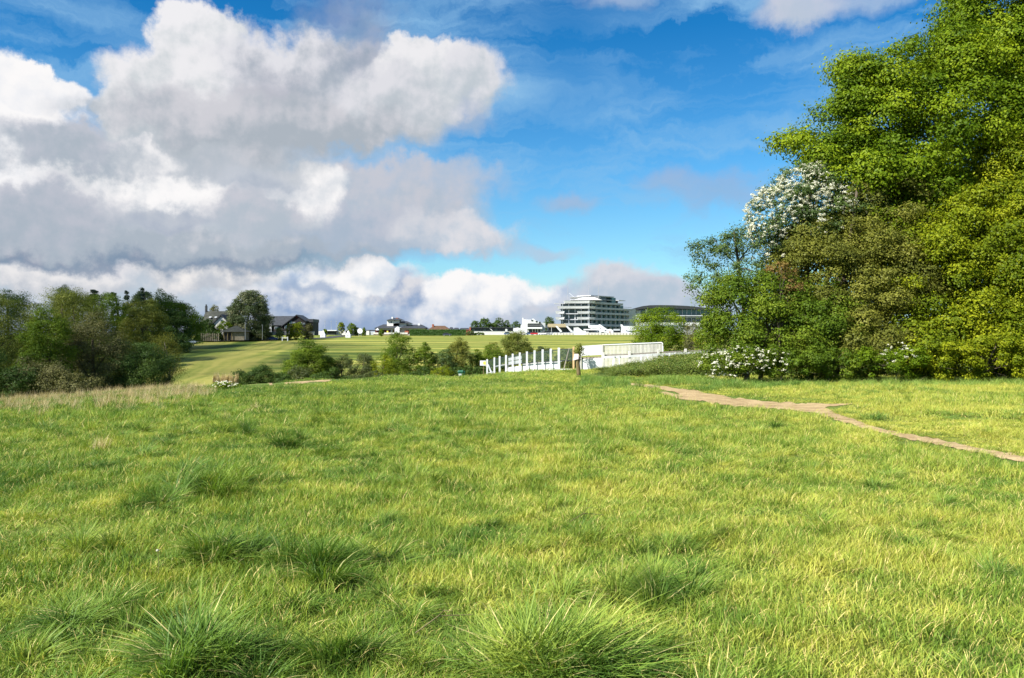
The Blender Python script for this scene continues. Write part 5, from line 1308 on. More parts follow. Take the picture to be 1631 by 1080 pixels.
# ------------------------------------------------------------------ small white stand
Y = 430
r = root_at('white_stand', 'small white stand with a stepped gable tower and balconies', 'stand', 842, Y)
part(r, 'tower', WHITE, lambda m: m.slabxz([(X(829, Y), Z(537, Y)), (X(840.2, Y), Z(537, Y)), (X(840.2, Y), Z(509.2, Y)), (X(833.8, Y), Z(508.6, Y)), (X(833.3, Y), Z(506, Y)), (X(832.2, Y), Z(506, Y)), (X(832, Y), Z(516, Y)), (X(829.6, Y), Z(518, Y))], Y, Y + 9))
part(r, 'wing', WHITE, lambda m: m.slabxz([(X(817, Y), Z(537, Y)), (X(829, Y), Z(537, Y)), (X(829, Y), Z(523, Y)), (X(825, Y), Z(521.6, Y)), (X(817.4, Y), Z(523, Y))], Y + .5, Y + 8))
part(r, 'roof', WHITE, lambda m: m.slabxz([(X(840.2, Y), Z(515.2, Y)), (X(863, Y), Z(515.2, Y)), (X(861, Y), Z(513, Y)), (X(853, Y), Z(510.5, Y)), (X(849.8, Y), Z(507.6, Y)), (X(848, Y), Z(507.6, Y)), (X(847.5, Y), Z(511.3, Y)), (X(845.5, Y), Z(509.2, Y)), (X(840.2, Y), Z(509.2, Y))], Y - .8, Y + 9))
part(r, 'wall', GLASS_B, lambda m: PXB(m, 840.4, 861.5, 515.2, 537, Y, 2, 9)); part(r, 'balcony', WHITE, lambda m: PXB(m, 839.5, 863.5, 521, 523.8, Y, -1.2, 2)); part(r, 'balcony_rail', POSTM, lambda m: PXB(m, 840.5, 863, 517.6, 518.2, Y, -.9, -.8))
for (a, b) in ((846, 849), (853, 856), (858, 861)): part(r, 'rooflight', GLASS_B, lambda m: PXB(m, a, b, 509.5 + (a - 846) * .25, 511.5 + (a - 846) * .25, Y, -1.0, -.7))
part(r, 'ground_floor', WHITE, lambda m: PXB(m, 840.3, 862, 529.6, 537, Y, .3, 2))
for a in (841, 847.5, 852, 856, 861): part(r, 'column', WHITE, lambda m: PXB(m, a, a + 1.3, 523.8, 529.6, Y, .3, .7))
for a in (845, 853.2, 862.2): part(r, 'window', GLASS, lambda m: PXB(m, a - 1, a + 1, 525, 529.4, Y, 1.7, 1.99))
part(r, 'stair_annexe', GREYP, lambda m: PXB(m, 862.5, 869, 514, 534, Y, 3, 9)); part(r, 'flagpole', POSTM, lambda m: PXB(m, 832.6, 832.9, 503.5, 506, Y, 3, 3.1))

# tan-roofed old stand
Y = 436
r = root_at('tan_roofed_stand', 'low open stand with a tan roof and slanting white buttresses', 'stand', 890, Y)
part(r, 'roof', TAN, lambda m: m.add([(X(872.5, Y), Y - 1, Z(520.8, Y)), (X(903, Y), Y - 1, Z(520.8, Y)), (X(901.5, Y), Y + 7, Z(515.4, Y)), (X(873.5, Y), Y + 7, Z(515.4, Y)), (X(872.5, Y), Y - 1, Z(521.4, Y)), (X(903, Y), Y - 1, Z(521.4, Y)), (X(903, Y), Y + 7, Z(521.4, Y)), (X(872.5, Y), Y + 7, Z(521.4, Y))],
     [(0, 1, 2, 3), (0, 4, 5, 1), (1, 5, 6, 2), (2, 6, 7, 3), (3, 7, 4, 0), (4, 7, 6, 5)]))
part(r, 'wall', GLASS_B, lambda m: PXB(m, 872.5, 912, 521.4, 536, Y, 4, 8)); part(r, 'terrace', CONC, lambda m: [m.box(X(872.5, Y), X(912, Y), Y - 2 + k, Y + 4, Z(536, Y), Z(531 - k * .6, Y)) for k in range(5)])
for a in (884, 900.5): part(r, 'buttress', WHITE, lambda m: m.slabxz([(X(a, Y), Z(519.5, Y)), (X(a + 3, Y), Z(519.2, Y)), (X(a + 10.5, Y), Z(527, Y)), (X(a + 10.5, Y), Z(529, Y)), (X(a + 8, Y), Z(529, Y))], Y - 2.4, Y - 1.6))
for a in (873, 878): part(r, 'post', WHITE, lambda m: PXB(m, a, a + .5, 521.4, 532, Y, -1, -.7))
# white block and rails in front of the grandstand
Y = 420
r = root_at('white_screen_wall', 'tall plain white wall with a sloping shoulder left of the grandstand foot', 'wall', 924, Y)
part(r, 'wall_face', WHITE, lambda m: m.slabxz([(X(914, Y), Z(538.5, Y)), (X(933.2, Y), Z(538.5, Y)), (X(933.2, Y), Z(527, Y)), (X(928, Y), Z(526.6, Y)), (X(920.5, Y), Z(521, Y)), (X(914, Y), Z(521.8, Y))], Y, Y + 1))
part(r, 'coping', ROOFW, lambda m: m.slabxz([(X(913.8, Y), Z(521.8, Y)), (X(920.5, Y), Z(521, Y)), (X(920.5, Y), Z(520.7, Y)), (X(913.8, Y), Z(521.5, Y))], Y - .1, Y + 1.1))
r = root_at('rail_fence', 'long white boarded rail fence at the foot of the stands', 'fence', 940, 424); Y = 424
for (a, b) in ((866, 913.5), (934, 1028)): part(r, 'board', WHITE_W, lambda m: PXB(m, a, b, 530.2, 533.8, Y, 0, .15))
for k in range(33):
    a = 866.5 + k * 5
    if a < 1026 and not 912 < a < 934: part(r, 'post', WHITE_W, lambda m: PXB(m, a, a + .8, 530, 537.6, Y, -.25, 0))
for k, a in enumerate((878, 883.5, 891)):
    r = root_at('sawhorse', ('left', 'middle', 'right')[k] + ' of three small cream trestles on the turf left of the white screen wall', 'trestle', a, 402, 'cream trestles on the turf'); x0 = X(a, 402); z0 = r.location.z
    for s in (-1, 1): part(r, 'leg', WHITE, lambda m: m.bar((x0 + s * .7, 402, z0 - .1), (x0 + .15 * s, 402, z0 + 1.2), .25, .2))
    part(r, 'beam', WHITE, lambda m: m.bar((x0 - .4, 402, z0 + 1.2), (x0 + .4, 402, z0 + 1.2), .25, .25))

# ------------------------------------------------------------------ grandstand: two wings that meet in a prow
Y = 450; cx, cz = X(938, Y), 0
r = root_at('grandstand', 'large white and glass grandstand of stacked open balconies', 'grandstand', 938, Y)
def P2(pts): return [(cx + a, Y + b) for a, b in pts]
# floor levels, height of each deck
decks = [9.2, 12.7, 16.0, 18.9, 21.9]
LWe, RWe = -17.2, (29, 32)
def wing_left(o, x0=-17.2, x1=0): return [(x0, 1.2 + o), (x1, o), (x1 + 2, 12), (x0 + 2, 12)]
u = Vector((29, 32)).normalized(); nrm = Vector((u.y, -u.x))
def wing_right(o, t0=0, t1=43.2, deep=11):
    a = u * t0 - nrm * o; b = u * t1 - nrm * o; c = u * t1 - nrm * deep; d = u * t0 - nrm * deep
    return [tuple(a), tuple(b), tuple(c), tuple(d)]
# glazed cores behind the balconies
part(r, 'glazing', GLASS, lambda m: [m.prism(P2(wing_left(3.0 + (0 if z < 20 else 1), (-15.5 if z < 20 else -13), 1)), z + .02, z2) for z, z2 in ((6.5, 9.2), (9.5, 12.5), (13, 15.7), (16.3, 18.6), (19.2, 21.6), (22.2, 23.6))])
part(r, 'glazing', TEAL, lambda m: [m.prism(P2(wing_right(2.6, 0, t1)), z, z2) for z, z2, t1 in ((6.0, 9.0, 41), (9.5, 12.5, 41), (13, 15.7, 41), (16.3, 18.6, 41), (19.2, 21.6, 38), (22.2, 24.4, 17))])
# balconies of the left wing: thick white parapets
for z, parts_ in ((9.2, ((-13.5, 0),)), (12.7, ((-18.2, -14.2), (-6.2, 0))), (16.0, ((-18.2, -14.2), (-6.2, 0))), (18.9, ((-17.2, 0),)), (21.9, ((-13.6, 0),))):
    for a, b in parts_:
        part(r, 'balcony', WHITE, lambda m: m.prism(P2([(a, 1.2 * (-a / 17.2) - 1.2), (b + .0, -1.2), (b + .0, 4), (a, 4.5)]), z, z + 1.35, P2([(a - .5, 1.2 * (-a / 17.2) - 1.7), (b + .3, -1.6), (b + .3, 4), (a - .5, 4.5)])))
    part(r, 'deck', CONC, lambda m: m.prism(P2([(-16.6 if z < 21 else -13, 1.6), (.6, .4), (2, 12), (-15.5 if z < 21 else -12, 12)]), z - .28, z + .25))
    # prow corner
    part(r, 'prow', WHITE, lambda m: m.prism(P2([(0.02, -1.2), (3.4, .9), (3.0, 4), (0.02, 4)]), z + .03, z + 1.25, P2([(.3, -1.6), (3.9, .6), (3.4, 4), (.3, 4)])))
# right wing: thin decks and rails
for i, (z, t1) in enumerate(((6.2, 42), (9.2, 43), (12.7, 43.2), (16.0, 43.2), (18.9, 43.2), (21.9, 34))):
    part(r, 'deck', CONC, lambda m: m.prism(P2(wing_right(0, 3.6, t1, 10.5)), z - .25, z + .25))
    part(r, 'balustrade', GREYP, lambda m: m.prism(P2(wing_right(-.06, 3.7, t1 - .1, .16)), z + .25, z + .95))
for k in range(9):
    t = 4.5 + k * 4.7
    part(r, 'column', GREYP, lambda m: [m.prism(P2(wing_right(1.6, t, t + .55, 2.2)), z, z2) for z, z2 in ((6.45, 9.0), (9.5, 12.4), (13, 15.7), (16.3, 18.6)) + (((19.2, 21.6),) if t < 36 else ())])
for k in range(5):
    a = -15 + k * 3.55
    part(r, 'column', WHITE, lambda m: [m.box(cx + a, cx + a + .5, Y + 2.2 , Y + 2.7, z, z2) for z, z2 in ((9.5, 12.4), (13, 15.7), (16.3, 18.6), (19.2, 21.6))])
part(r, 'prow_column', WHITE, lambda m: m.box(cx - .3, cx + .35, Y + .2, Y + .9, 6, 23.4))
# roofs
part(r, 'roof', ROOFW, lambda m: m.prism(P2([(-10.8, 0), (7, -.8), (9, 12), (-9, 13)]), 23.6, 24.0)); part(r, 'domed_roof', WHITE, lambda m: m.prism(P2([(-8.2, 1), (6.6, 0), (8.5, 12), (-6.6, 12.5)]), 24.05, 25.3, P2([(-3, 4), (3.4, 3.4), (4, 10), (-2.4, 10)])))
part(r, 'roof_deck', ROOFW, lambda m: m.prism(P2([(-10.5, 4), (6, 3), (8.6, 14), (-9, 15)]), 25.32, 25.7))
part(r, 'penthouse', GLASS, lambda m: m.prism(P2(wing_right(3.6, 6.5, 26, 11)), 22.25, 26.2)); part(r, 'penthouse_roof', ROOFW, lambda m: m.prism(P2(wing_right(1.8, 4.4, 27.5, 12)), 26.22, 26.75)); part(r, 'stair_tower', TEAL, lambda m: m.prism(P2(wing_right(1.6, 24.5, 28.6, 7)), 22.2, 26.0))
part(r, 'penthouse_deck', CONC, lambda m: m.prism(P2(wing_right(1.4, 5, 27, 10)), 24.3, 24.6)); part(r, 'side_block', DKGREY, lambda m: m.prism(P2(wing_right(3, 27, 33, 10)), 22.2, 24.4)); part(r, 'canopy', ROOFW, lambda m: m.prism(P2(wing_right(1, 31, 38, 8)), 24.5, 24.8))
part(r, 'roof_rail', POSTM, lambda m: m.prism(P2(wing_right(.1, 34, 43.2, .2)), 20.6, 20.8))
part(r, 'back_wall', GREYP, lambda m: m.prism(P2(wing_right(3, 41.2, 52, 14)), 4.0, 20.0)); 
part(r, 'canopy', ROOFW, lambda m: m.box(cx - 19.5, cx - 10, Y + 1, Y + 4, 21.55, 21.85))
for a, b, z1 in ((-11.6, 5, 33.5), (0.4, 6, 33.0), (6.2, 8, 36.0)):
    part(r, 'mast', POSTM, lambda m: m.tube([(cx + a, Y + b, 24), (cx + a, Y + b, z1)], [.14, .06], 6))
part(r, 'guy_strut', WHITE, lambda m: m.bar((cx - 10.8, Y + 5, 28), (cx - 7.6, Y + 5, 25.2), .18, .18))
# foot of the stand: stepped terraces, sloping walls, kiosks
part(r, 'terrace', CONC, lambda m: [m.prism(P2(wing_right(-6 + k, 2, 43, 3)), 2.5, 4.4 + k * .32) for k in range(7)] + [m.box(cx - 12, cx, Y - 3 + k, Y + 3, 2.5, 4.6 + k * .35) for k in range(5)])
part(r, 'sloping_wall', WHITE, lambda m: m.add([(cx - .4, Y - 1.2, 9.8), (cx + 8, Y - 6, 5.4), (cx + 8, Y - 6, 4.0), (cx - .4, Y - 1.2, 8.2), (cx - .4, Y - .6, 9.8), (cx + 8, Y - 5.4, 5.4), (cx + 8, Y - 5.4, 4.0), (cx - .4, Y - .6, 8.2)], [(3, 2, 1, 0), (4, 5, 6, 7), (0, 1, 5, 4), (2, 3, 7, 6), (1, 2, 6, 5), (3, 0, 4, 7)]))
for a, b in ((953.5, 967), (988.5, 996)):
    yy = 444
    part(r, 'sloping_wall', WHITE, lambda m: m.slabxz([(X(a, yy), Z(516.6, yy)), (X(a + 2.5, yy), Z(516.8, yy)), (X(b + 1, yy), Z(525, yy)), (X(b + 1, yy), Z(529, yy)), (X(b - 3, yy), Z(529, yy)), (X(a + .5, yy), Z(520, yy))], yy, yy + .8))
part(r, 'lower_terrace', WHITE, lambda m: (PXB(m, 941, 956, 518, 523.4, 445, 0, 2), PXB(m, 930, 952, 524, 526, 440, 0, 2), PXB(m, 990, 1013, 519.5, 527, 446, 0, 2), PXB(m, 952, 962, 523.5, 528, 442, 0, 1.5)))
part(r, 'lower_glazing', GLASS_B, lambda m: (PXB(m, 927, 949, 526, 528.2, 440, .5, 2), PXB(m, 953, 965, 528, 529.8, 440, 0, 2), PXB(m, 978, 993, 526.8, 530, 441, 0, 2), PXB(m, 964, 973, 526, 530, 441, .2, 2)))
part(r, 'scoreboard', GREYP, lambda m: PXB(m, 977, 987, 524, 526.7, 441, -.5, .5)); part(r, 'lower_wall', RENDER_W, lambda m: PXB(m, 934, 1012, 529.8, 537, 438, 0, 1))
# tents
for i, (a, b, t, bt, Yt, lb) in enumerate(((991, 1017, 526.5, 537.5, 425, 'long white sloping-roofed tent at the right foot of the grandstand'), (967, 977, 524, 534, 430, 'small white arched tent in the middle of the grandstand foot'), (956, 965.5, 525.5, 534.5, 431, 'small square white tent left of the arched one'))):
    r = root_at('white_tent', lb, 'tent', (a + b) / 2, Yt, 'white tents at the grandstand foot')
    if i == 0:
        part(r, 'tent_roof', WHITE, lambda m: m.add([(X(a, Yt), Yt, Z(t + 2, Yt)), (X(b, Yt), Yt, Z(t + 6.5, Yt)), (X(b, Yt), Yt + 5, Z(t + 4, Yt)), (X(a, Yt), Yt + 5, Z(t, Yt)), (X(a, Yt), Yt, Z(t + 4, Yt)), (X(b, Yt), Yt, Z(t + 7.5, Yt)), (X(b, Yt), Yt + 5, Z(t + 7.5, Yt)), (X(a, Yt), Yt + 5, Z(t + 4, Yt))], [(0, 1, 2, 3), (4, 7, 6, 5), (0, 4, 5, 1), (1, 5, 6, 2), (2, 6, 7, 3), (3, 7, 4, 0)]))
        part(r, 'tent_wall', RENDER_W, lambda m: PXB(m, a + .3, b - .3, t + 7.5, bt, Yt, .3, 4.7)); part(r, 'opening', GLASS_B, lambda m: (PXB(m, a + 10, b - 3, t + 8.3, bt - .5, Yt, .2, .4),))
    elif i == 1:
        part(r, 'tent_roof', WHITE, lambda m: m.slabxz([(X(a, Yt), Z(bt, Yt))] + [(X((a + b) / 2 - math.cos(math.pi * k / 10) * (b - a) / 2, Yt), Z(529 - math.sin(math.pi * k / 10) * 5, Yt)) for k in range(11)] + [(X(b, Yt), Z(bt, Yt))], Yt, Yt + 4))
        part(r, 'opening', BRICK, lambda m: PXB(m, a + 3.5, a + 5.2, 527.8, 531, Yt, -.1, .05))
    else:
        part(r, 'tent_wall', WHITE, lambda m: PXB(m, a, b, 528.5, bt, Yt, 0, 4)); part(r, 'tent_roof', WHITE, lambda m: hp(m, a - .3, b + .3, 528.5, t, Yt, -.2, 4.2, .1)); part(r, 'opening', GLASS_B, lambda m: PXB(m, a + 2, a + 6, 529, 530.5, Yt, -.06, .02))

# ------------------------------------------------------------------ second stand with the dark curved roof
Y = 520
r = root_at('glass_stand', 'long low glass stand with a dark curved roof, partly behind the bright tree', 'grandstand', 1060, Y)
rp_ = [(1004, 493.5), (1012, 490.5), (1022, 488), (1034, 486.6), (1050, 486.3), (1070, 486.6), (1092, 487.6), (1112, 489.5), (1135, 492), (1135, 494.5), (1112, 493.6), (1092, 492.5), (1060, 491.5), (1034, 491.5), (1020, 492.5), (1008, 495)]
part(r, 'roof', DKGREY, lambda m: m.slabxz([(X(a, Y), Z(b, Y)) for a, b in rp_[::-1]], Y - 4, Y + 24)); part(r, 'glazing', TEAL, lambda m: PXB(m, 1019.5, 1134, 493, 505, Y, 0, 20))
part(r, 'end_wall', GREYP, lambda m: PXB(m, 1003, 1019.4, 494.5, 537, Y, -2, 18)); part(r, 'mullion', WHITE, lambda m: PXB(m, 1027.6, 1030.4, 492.5, 508, Y, -.6, 0)); part(r, 'deck', GREYP, lambda m: (PXB(m, 1019.5, 1135, 502.5, 503.8, Y, -4, 0), PXB(m, 1019.5, 1135, 504.8, 506, Y, -3, 0)))
for k in range(14): part(r, 'column', GREYP, lambda m: PXB(m, 1036 + k * 7.2, 1036.7 + k * 7.2, 493, 514, Y, -.5, 0))
part(r, 'lower_glazing', GLASS, lambda m: PXB(m, 1019.5, 1134, 506, 514, Y, .3, 20)); part(r, 'parapet', WHITE, lambda m: (PXB(m, 1090, 1135, 514, 519.8, Y, -3, 0), PXB(m, 1019.5, 1090, 514, 518, Y, -3, 0))); part(r, 'concourse', CONC, lambda m: PXB(m, 1019.5, 1135, 519.8, 540, Y, -2.5, 18))
part(r, 'window', GLASS_B, lambda m: PXB(m, 1010.8, 1012.8, 496, 498.8, Y, -2.1, -1.9)); part(r, 'window', DKGREY, lambda m: PXB(m, 1009, 1017, 509, 512, Y, -2.1, -1.9)); part(r, 'string_course', DKGREY, lambda m: PXB(m, 1003, 1019.4, 504, 504.6, Y, -2.12, -2.0))
# ================================================================== white netted fence in the middle distance
def mesh_net(name, col, alpha):
    m, nt = newmat(name); L = nt.links.new
    out = nd(nt, 'ShaderNodeOutputMaterial'); b = nd(nt, 'ShaderNodeBsdfDiffuse', ins={0: (*col, 1)}); t = nd(nt, 'ShaderNodeBsdfTransparent'); mx = nd(nt, 'ShaderNodeMixShader', ins={0: alpha})
    L(t.outputs[0], mx.inputs[1]); L(b.outputs[0], mx.inputs[2]); L(mx.outputs[0], out.inputs[0]); return m
NET = mesh_net('green_windbreak_net', (.07, .11, .095), .28)
A0 = (X(776, 99.7), 99.7); A1 = (X(913.5, 69.8), 69.8); FH = 2.2
def fp(t): 
    x = A0[0] + (A1[0] - A0[0]) * t; y = A0[1] + (A1[1] - A0[1]) * t; return x, y, g(x, y)
ux_, uy_ = (A1[0] - A0[0]), (A1[1] - A0[1]); ul = math.hypot(ux_, uy_); ux_, uy_ = ux_ / ul, uy_ / ul; fx_, fy_ = -uy_ * -1, ux_ * -1   # sideways, towards the camera
r = thing('netted_fence', 'white post fence hung with dark green netting, running down from the wooden post', 'fence', (*fp(.5),))
org = tuple(r.location)
ts = [0, .115, .195, .285, .375, .465, .55, .635, .72, .80, .875]
for t in ts:
    x, y, z = fp(t); MB(org).box(x - .105, x + .105, y - .105, y + .105, z - .3, z + FH).build('post', WHITE, r, bevel=.01)
x, y, z = fp(1); MB(org).box(x - .075, x + .075, y - .075, y + .075, z - .3, z + FH).build('post', TANWOOD, r, bevel=.01)
mb = MB(org); K = 24
for k in range(K):
    xa, ya, za = fp(k / K); xb, yb, zb = fp((k + 1) / K)
    mb.add([(xa, ya + .12, za + (.85 if k < 6 else 1.02)), (xb, yb + .12, zb + (.85 if k < 6 else 1.02)), (xb, yb + .12, zb + 2.02), (xa, ya + .12, za + 2.02)], [(0, 1, 2, 3)])
mb.build('net', NET, r)
def runrail(t0, t1, h, w, hh, mat, name, off=0.0):
    m = MB(org); n = 10
    P_ = []
    for k in range(n + 1):
        x, y, z = fp(t0 + (t1 - t0) * k / n); P_.append((x + off, y + off, z + h))
    for k in range(n): m.bar(P_[k], P_[k + 1], w, hh)
    m.build(name, mat, r)
runrail(.0, 1.0, 2.02, .05, .07, DKGREY, 'net_rail', .12); runrail(.29, 1.0, 1.0, .06, .09, DKGREY, 'net_rail', .12); runrail(0.1, .29, 1.12, .06, .09, WHITE, 'rail', .1); runrail(.88, 1.08, .2, .06, .1, WHITE, 'rail', .1)
runrail(.0, .12, .5, .05, .06, WHITE, 'rail', .12)
x, y, z = fp(0.0); MB(org).bar((x + .9, y - 1.6, z - .2), (x + .1, y - .1, z + 1.55), .14, .14).build('brace', WHITE, r)
x, y, z = fp(.955); MB(org).bar((x - .5, y - .3, z - .1), (x + .1, y + .1, z + 2.1), .07, .07).build('brace', GREYWOOD, r)
def boards(tA, tB, h0, h1, pitch, name, mat, off=.22, gap=.0, parent=None):
    """vertical boards between two places along the fence, one panel"""
    m = MB(org); n = max(2, int((tB - tA) * ul / pitch))
    for k in range(n):
        ta = tA + (tB - tA) * k / n; tb = ta + (tB - tA) / n * (1 - gap); xa, ya, za = fp(ta); xb, yb, zb = fp(tb)
        m.add([(xa + off, ya + off, za + h0), (xb + off, yb + off, zb + h0), (xb + off, yb + off, zb + h1), (xa + off, ya + off, za + h1),
               (xa + off + .04, ya + off + .04, za + h0), (xb + off + .04, yb + off + .04, zb + h0), (xb + off + .04, yb + off + .04, zb + h1), (xa + off + .04, ya + off + .04, za + h1)],
              [(0, 1, 2, 3), (7, 6, 5, 4), (0, 4, 5, 1), (1, 5, 6, 2), (2, 6, 7, 3), (3, 7, 4, 0)])
    return m.build(name, mat, parent or r)
boards(.285, .46, .02, .78, 3, 'board_panel', WHITE); boards(.285, .46, 1.0, 1.42, 3, 'board_panel', WHITE); boards(.285, .46, 1.5, 1.88, 3, 'board_panel', WHITE)
boards(.465, .86, .05, .98, .42, 'paling_panel', WHITE, .28, .06); runrail(.465, .86, .98, .05, .1, WHITE, 'rail', .46)
boards(.24, .285, .0, 1.0, .25, 'paling_panel', WHITE_W, .3, .3)

# tall white screen of solid panel and palings, right of the netting
C0 = (X(924, 67.5), 67.5); C1 = (X(1056, 66), 66)
def cp_(t): x = C0[0] + (C1[0] - C0[0]) * t; y = C0[1] + (C1[1] - C0[1]) * t; return x, y
zT = lambda t: Z(np.interp(t, [0, .27, 1], [551.3, 549, 545]), 67)       # top edge of the screen
zB = lambda t: g(*cp_(t))
r2 = thing('paling_screen', 'tall white screen: a solid panel, then upright palings with a rounded right end', 'fence', (*cp_(.5), zB(.5)))
o2 = tuple(r2.location); T0 = .272
def quadbox(m, ta, tb, h, dy, th=.05):
    """h(t)->(low,high)"""
    xa, ya = cp_(ta); xb, yb = cp_(tb); (la, ha), (lb, hb) = h(ta), h(tb)
    m.add([(xa, ya + dy, la), (xb, yb + dy, lb), (xb, yb + dy, hb), (xa, ya + dy, ha), (xa, ya + dy + th, la), (xb, yb + dy + th, lb), (xb, yb + dy + th, hb), (xa, ya + dy + th, ha)],
          [(0, 1, 2, 3), (7, 6, 5, 4), (0, 4, 5, 1), (1, 5, 6, 2), (2, 6, 7, 3), (3, 7, 4, 0)])
m = MB(o2); quadbox(m, 0, T0, lambda t: (zT(t) - .85, zT(t)), 0); m.build('solid_panel', WHITE, r2)
m = MB(o2); quadbox(m, .02, T0, lambda t: (zB(t) + .1, zT(t) - 1.12), .02); m.build('gate', WHITE, r2)
for t in (0.005, .272): x, y = cp_(t); MB(o2).box(x - .08, x + .08, y - .12, y - .01, zB(t) - .3, zT(t) - .8 if t < .1 else zT(t)).build('post', TANWOOD if t > 1 else WHITE_W, r2)
n = 44
for k in range(n):
    t = T0 + .012 + (1 - T0 - .012) * (k + .15) / n; te = t + (1 - T0) / n * .66
    dp = .25 * max(0, (t - .975) / .025) ** 2
    m = MB(o2); quadbox(m, t, te, lambda q: (zB(q) + .12, zT(q) - .05 - dp), 0, .03); m.build('paling', WHITE_W, r2)
m = MB(o2); quadbox(m, T0, .985, lambda t: (zT(t) - .06, zT(t) + .02), -.05, .04); quadbox(m, .985, 1.0, lambda t: (zT(t) - .12 - 6 * max(0, t - .985), zT(t) + .02 - 9 * max(0, t - .985)), -.05, .04); m.build('top_rail', WHITE, r2)
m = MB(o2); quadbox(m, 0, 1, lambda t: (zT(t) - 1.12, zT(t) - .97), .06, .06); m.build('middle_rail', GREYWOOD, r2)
m = MB(o2); quadbox(m, T0, 1, lambda t: (zB(t) + .12, zB(t) + .24), -.05, .04); m.build('bottom_rail', WHITE, r2)
x, y = cp_(1.0); MB(o2).bar((x, y, zB(1) - .2), (x - .02, y, zT(1) - .3), .08, .08).build('post', WHITE, r2)

# post and rail fence in front of it, running right behind the nettles
D = [(961, 61.5, 561.5, 565), (1003, 61.5, 559.5, 563.3), (1049, 61.8, 556.5, 560.5), (1092, 62.2, 555.5, 558.5), (1135, 62.6, 553.8, 556.3), (1178, 63, 552, 554.5)]
r3 = thing('post_and_rail_fence', 'white post and rail fence in front of the paling screen and behind the nettles', 'fence', (X(1049, 62), 62, g(X(1049, 62), 62)))
o3 = tuple(r3.location); tops = []
for (a, yy, tp, rl) in D:
    x = X(a, yy); m = MB(o3); z0 = g(x, yy) - .3; zt = Z(tp, yy); m.box(x - .09, x + .09, yy - .09, yy + .09, z0, zt); m.build('post', WHITE_W, r3, bevel=.02); tops.append((x, yy, Z(rl, yy)))
for i in range(len(tops) - 1):
    a, b = tops[i], tops[i + 1]
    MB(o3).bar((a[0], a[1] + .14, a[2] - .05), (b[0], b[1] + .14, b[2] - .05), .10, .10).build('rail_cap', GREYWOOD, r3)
    MB(o3).bar((a[0], a[1] - .12, a[2] - .20), (b[0], b[1] - .12, b[2] - .20), .04, .17).build('rail', WHITE, r3)
    MB(o3).bar((a[0], a[1] - .12, a[2] - .98), (b[0], b[1] - .12, b[2] - .98), .04, .10).build('rail', WHITE, r3)
    for q, s in ((.33, .12), (.62, -.10)):
        x = a[0] + (b[0] - a[0]) * q; y = a[1] - .2; zt = a[2] + (b[2] - a[2]) * q - .1
        MB(o3).bar((x, y, zt - 1.1), (x + s, y, zt), .13, .06).build('stile', WHITE, r3)

# stumpy wooden post with a notice, in front of the fence
hx_, hy_, hz_ = hit(922.3, 600.0)
r = thing('wooden_post', 'leaning weathered wooden post with a small pale notice plate, in front of the white fence', 'post', (hx_, hy_, hz_))
k_ = hy_ / F
MB((0, 0, 0)).tube([(.0, 0, -.3), (-.03, 0, .3), (-.09, 0, .9), (-.13, .02, 34 * k_), (-.14, .02, 36.5 * k_)], [.125, .118, .112, .105, .085], 12).build('post_shaft', WOOD, r, smooth=True)
pl = MB().add([(-.36, -.14, 26 * k_), (-.05, -.15, 28 * k_), (-.03, -.15, 36 * k_), (-.28, -.14, 36.5 * k_), (-.36, -.11, 26 * k_), (-.05, -.12, 28 * k_), (-.03, -.12, 36 * k_), (-.28, -.11, 36.5 * k_)], [(0, 1, 2, 3), (7, 6, 5, 4), (0, 4, 5, 1), (1, 5, 6, 2), (2, 6, 7, 3), (3, 7, 4, 0)])
pl.build('notice_plate', plain('pale_notice', (.74, .64, .63), .5, .06, 6, .3), r)
x, y = X(920.5, 64), 64.0
auto_tree(915, 926, 549, 66.5, LF['olive'], BARK, 4411, 'ivy_clump', 'ivy clump growing up behind the wooden post', 'plant', lobes=5, low=.45, dens=.8)

# yellow and white notice board
Yb = 97.5; x = X(770, Yb); r = thing('notice_board', 'small white notice board with a yellow symbol on a thin wooden stake', 'sign', (x, Yb, g(x, Yb)))
MB().box(-.05, .05, -.04, .04, -.3, Z(582, Yb) - r.location.z).build('stake', WOOD, r); zt = Z(578.3, Yb) - r.location.z
bd = MB().box(-.42, .30, -.08, -.045, zt - .31, zt + .31).build('board', WHITE, r)
MB().add([(.05, -.085, zt - .2), (.27, -.085, zt - .2), (.27, -.085, zt + .2), (.05, -.085, zt + .2), (-.08, -.085, zt)], [(0, 1, 2, 3, 4)]).build('symbol', YELLOWP, bd)
# green dog bin
Yb = 93; x = X(733.5, Yb); r = thing('litter_bin', 'dark green litter bin with a white front panel, alone on the grass', 'bin', (x, Yb, Z(603.2, Yb)))
MB().add([(-.22, -.2, .0), (.22, -.2, 0), (.22, .2, 0), (-.22, .2, 0), (-.30, -.26, .78), (.30, -.26, .78), (.30, .26, .78), (-.30, .26, .78)], [(3, 2, 1, 0), (4, 5, 6, 7), (0, 1, 5, 4), (1, 2, 6, 5), (2, 3, 7, 6), (3, 0, 4, 7)]).build('bin_body', GREEN_P, r, bevel=.03)
MB().add([(-.34, -.30, .78), (.34, -.30, .78), (.34, .30, .78), (-.34, .30, .78), (-.26, -.2, .98), (.30, -.2, 1.0), (.30, .25, 1.0), (-.26, .25, .98)], [(3, 2, 1, 0), (4, 5, 6, 7), (0, 1, 5, 4), (1, 2, 6, 5), (2, 3, 7, 6), (3, 0, 4, 7)]).build('lid', GREEN_P, r, bevel=.03)
MB().add([(-.19, -.235, .06), (.10, -.235, .06), (.13, -.285, .6), (-.22, -.285, .6)], [(0, 1, 2, 3)]).build('label_panel', WHITE, r); MB().box(.32, .52, -.1, .25, -.1, .9).build('back_box', GREEN_P, r)
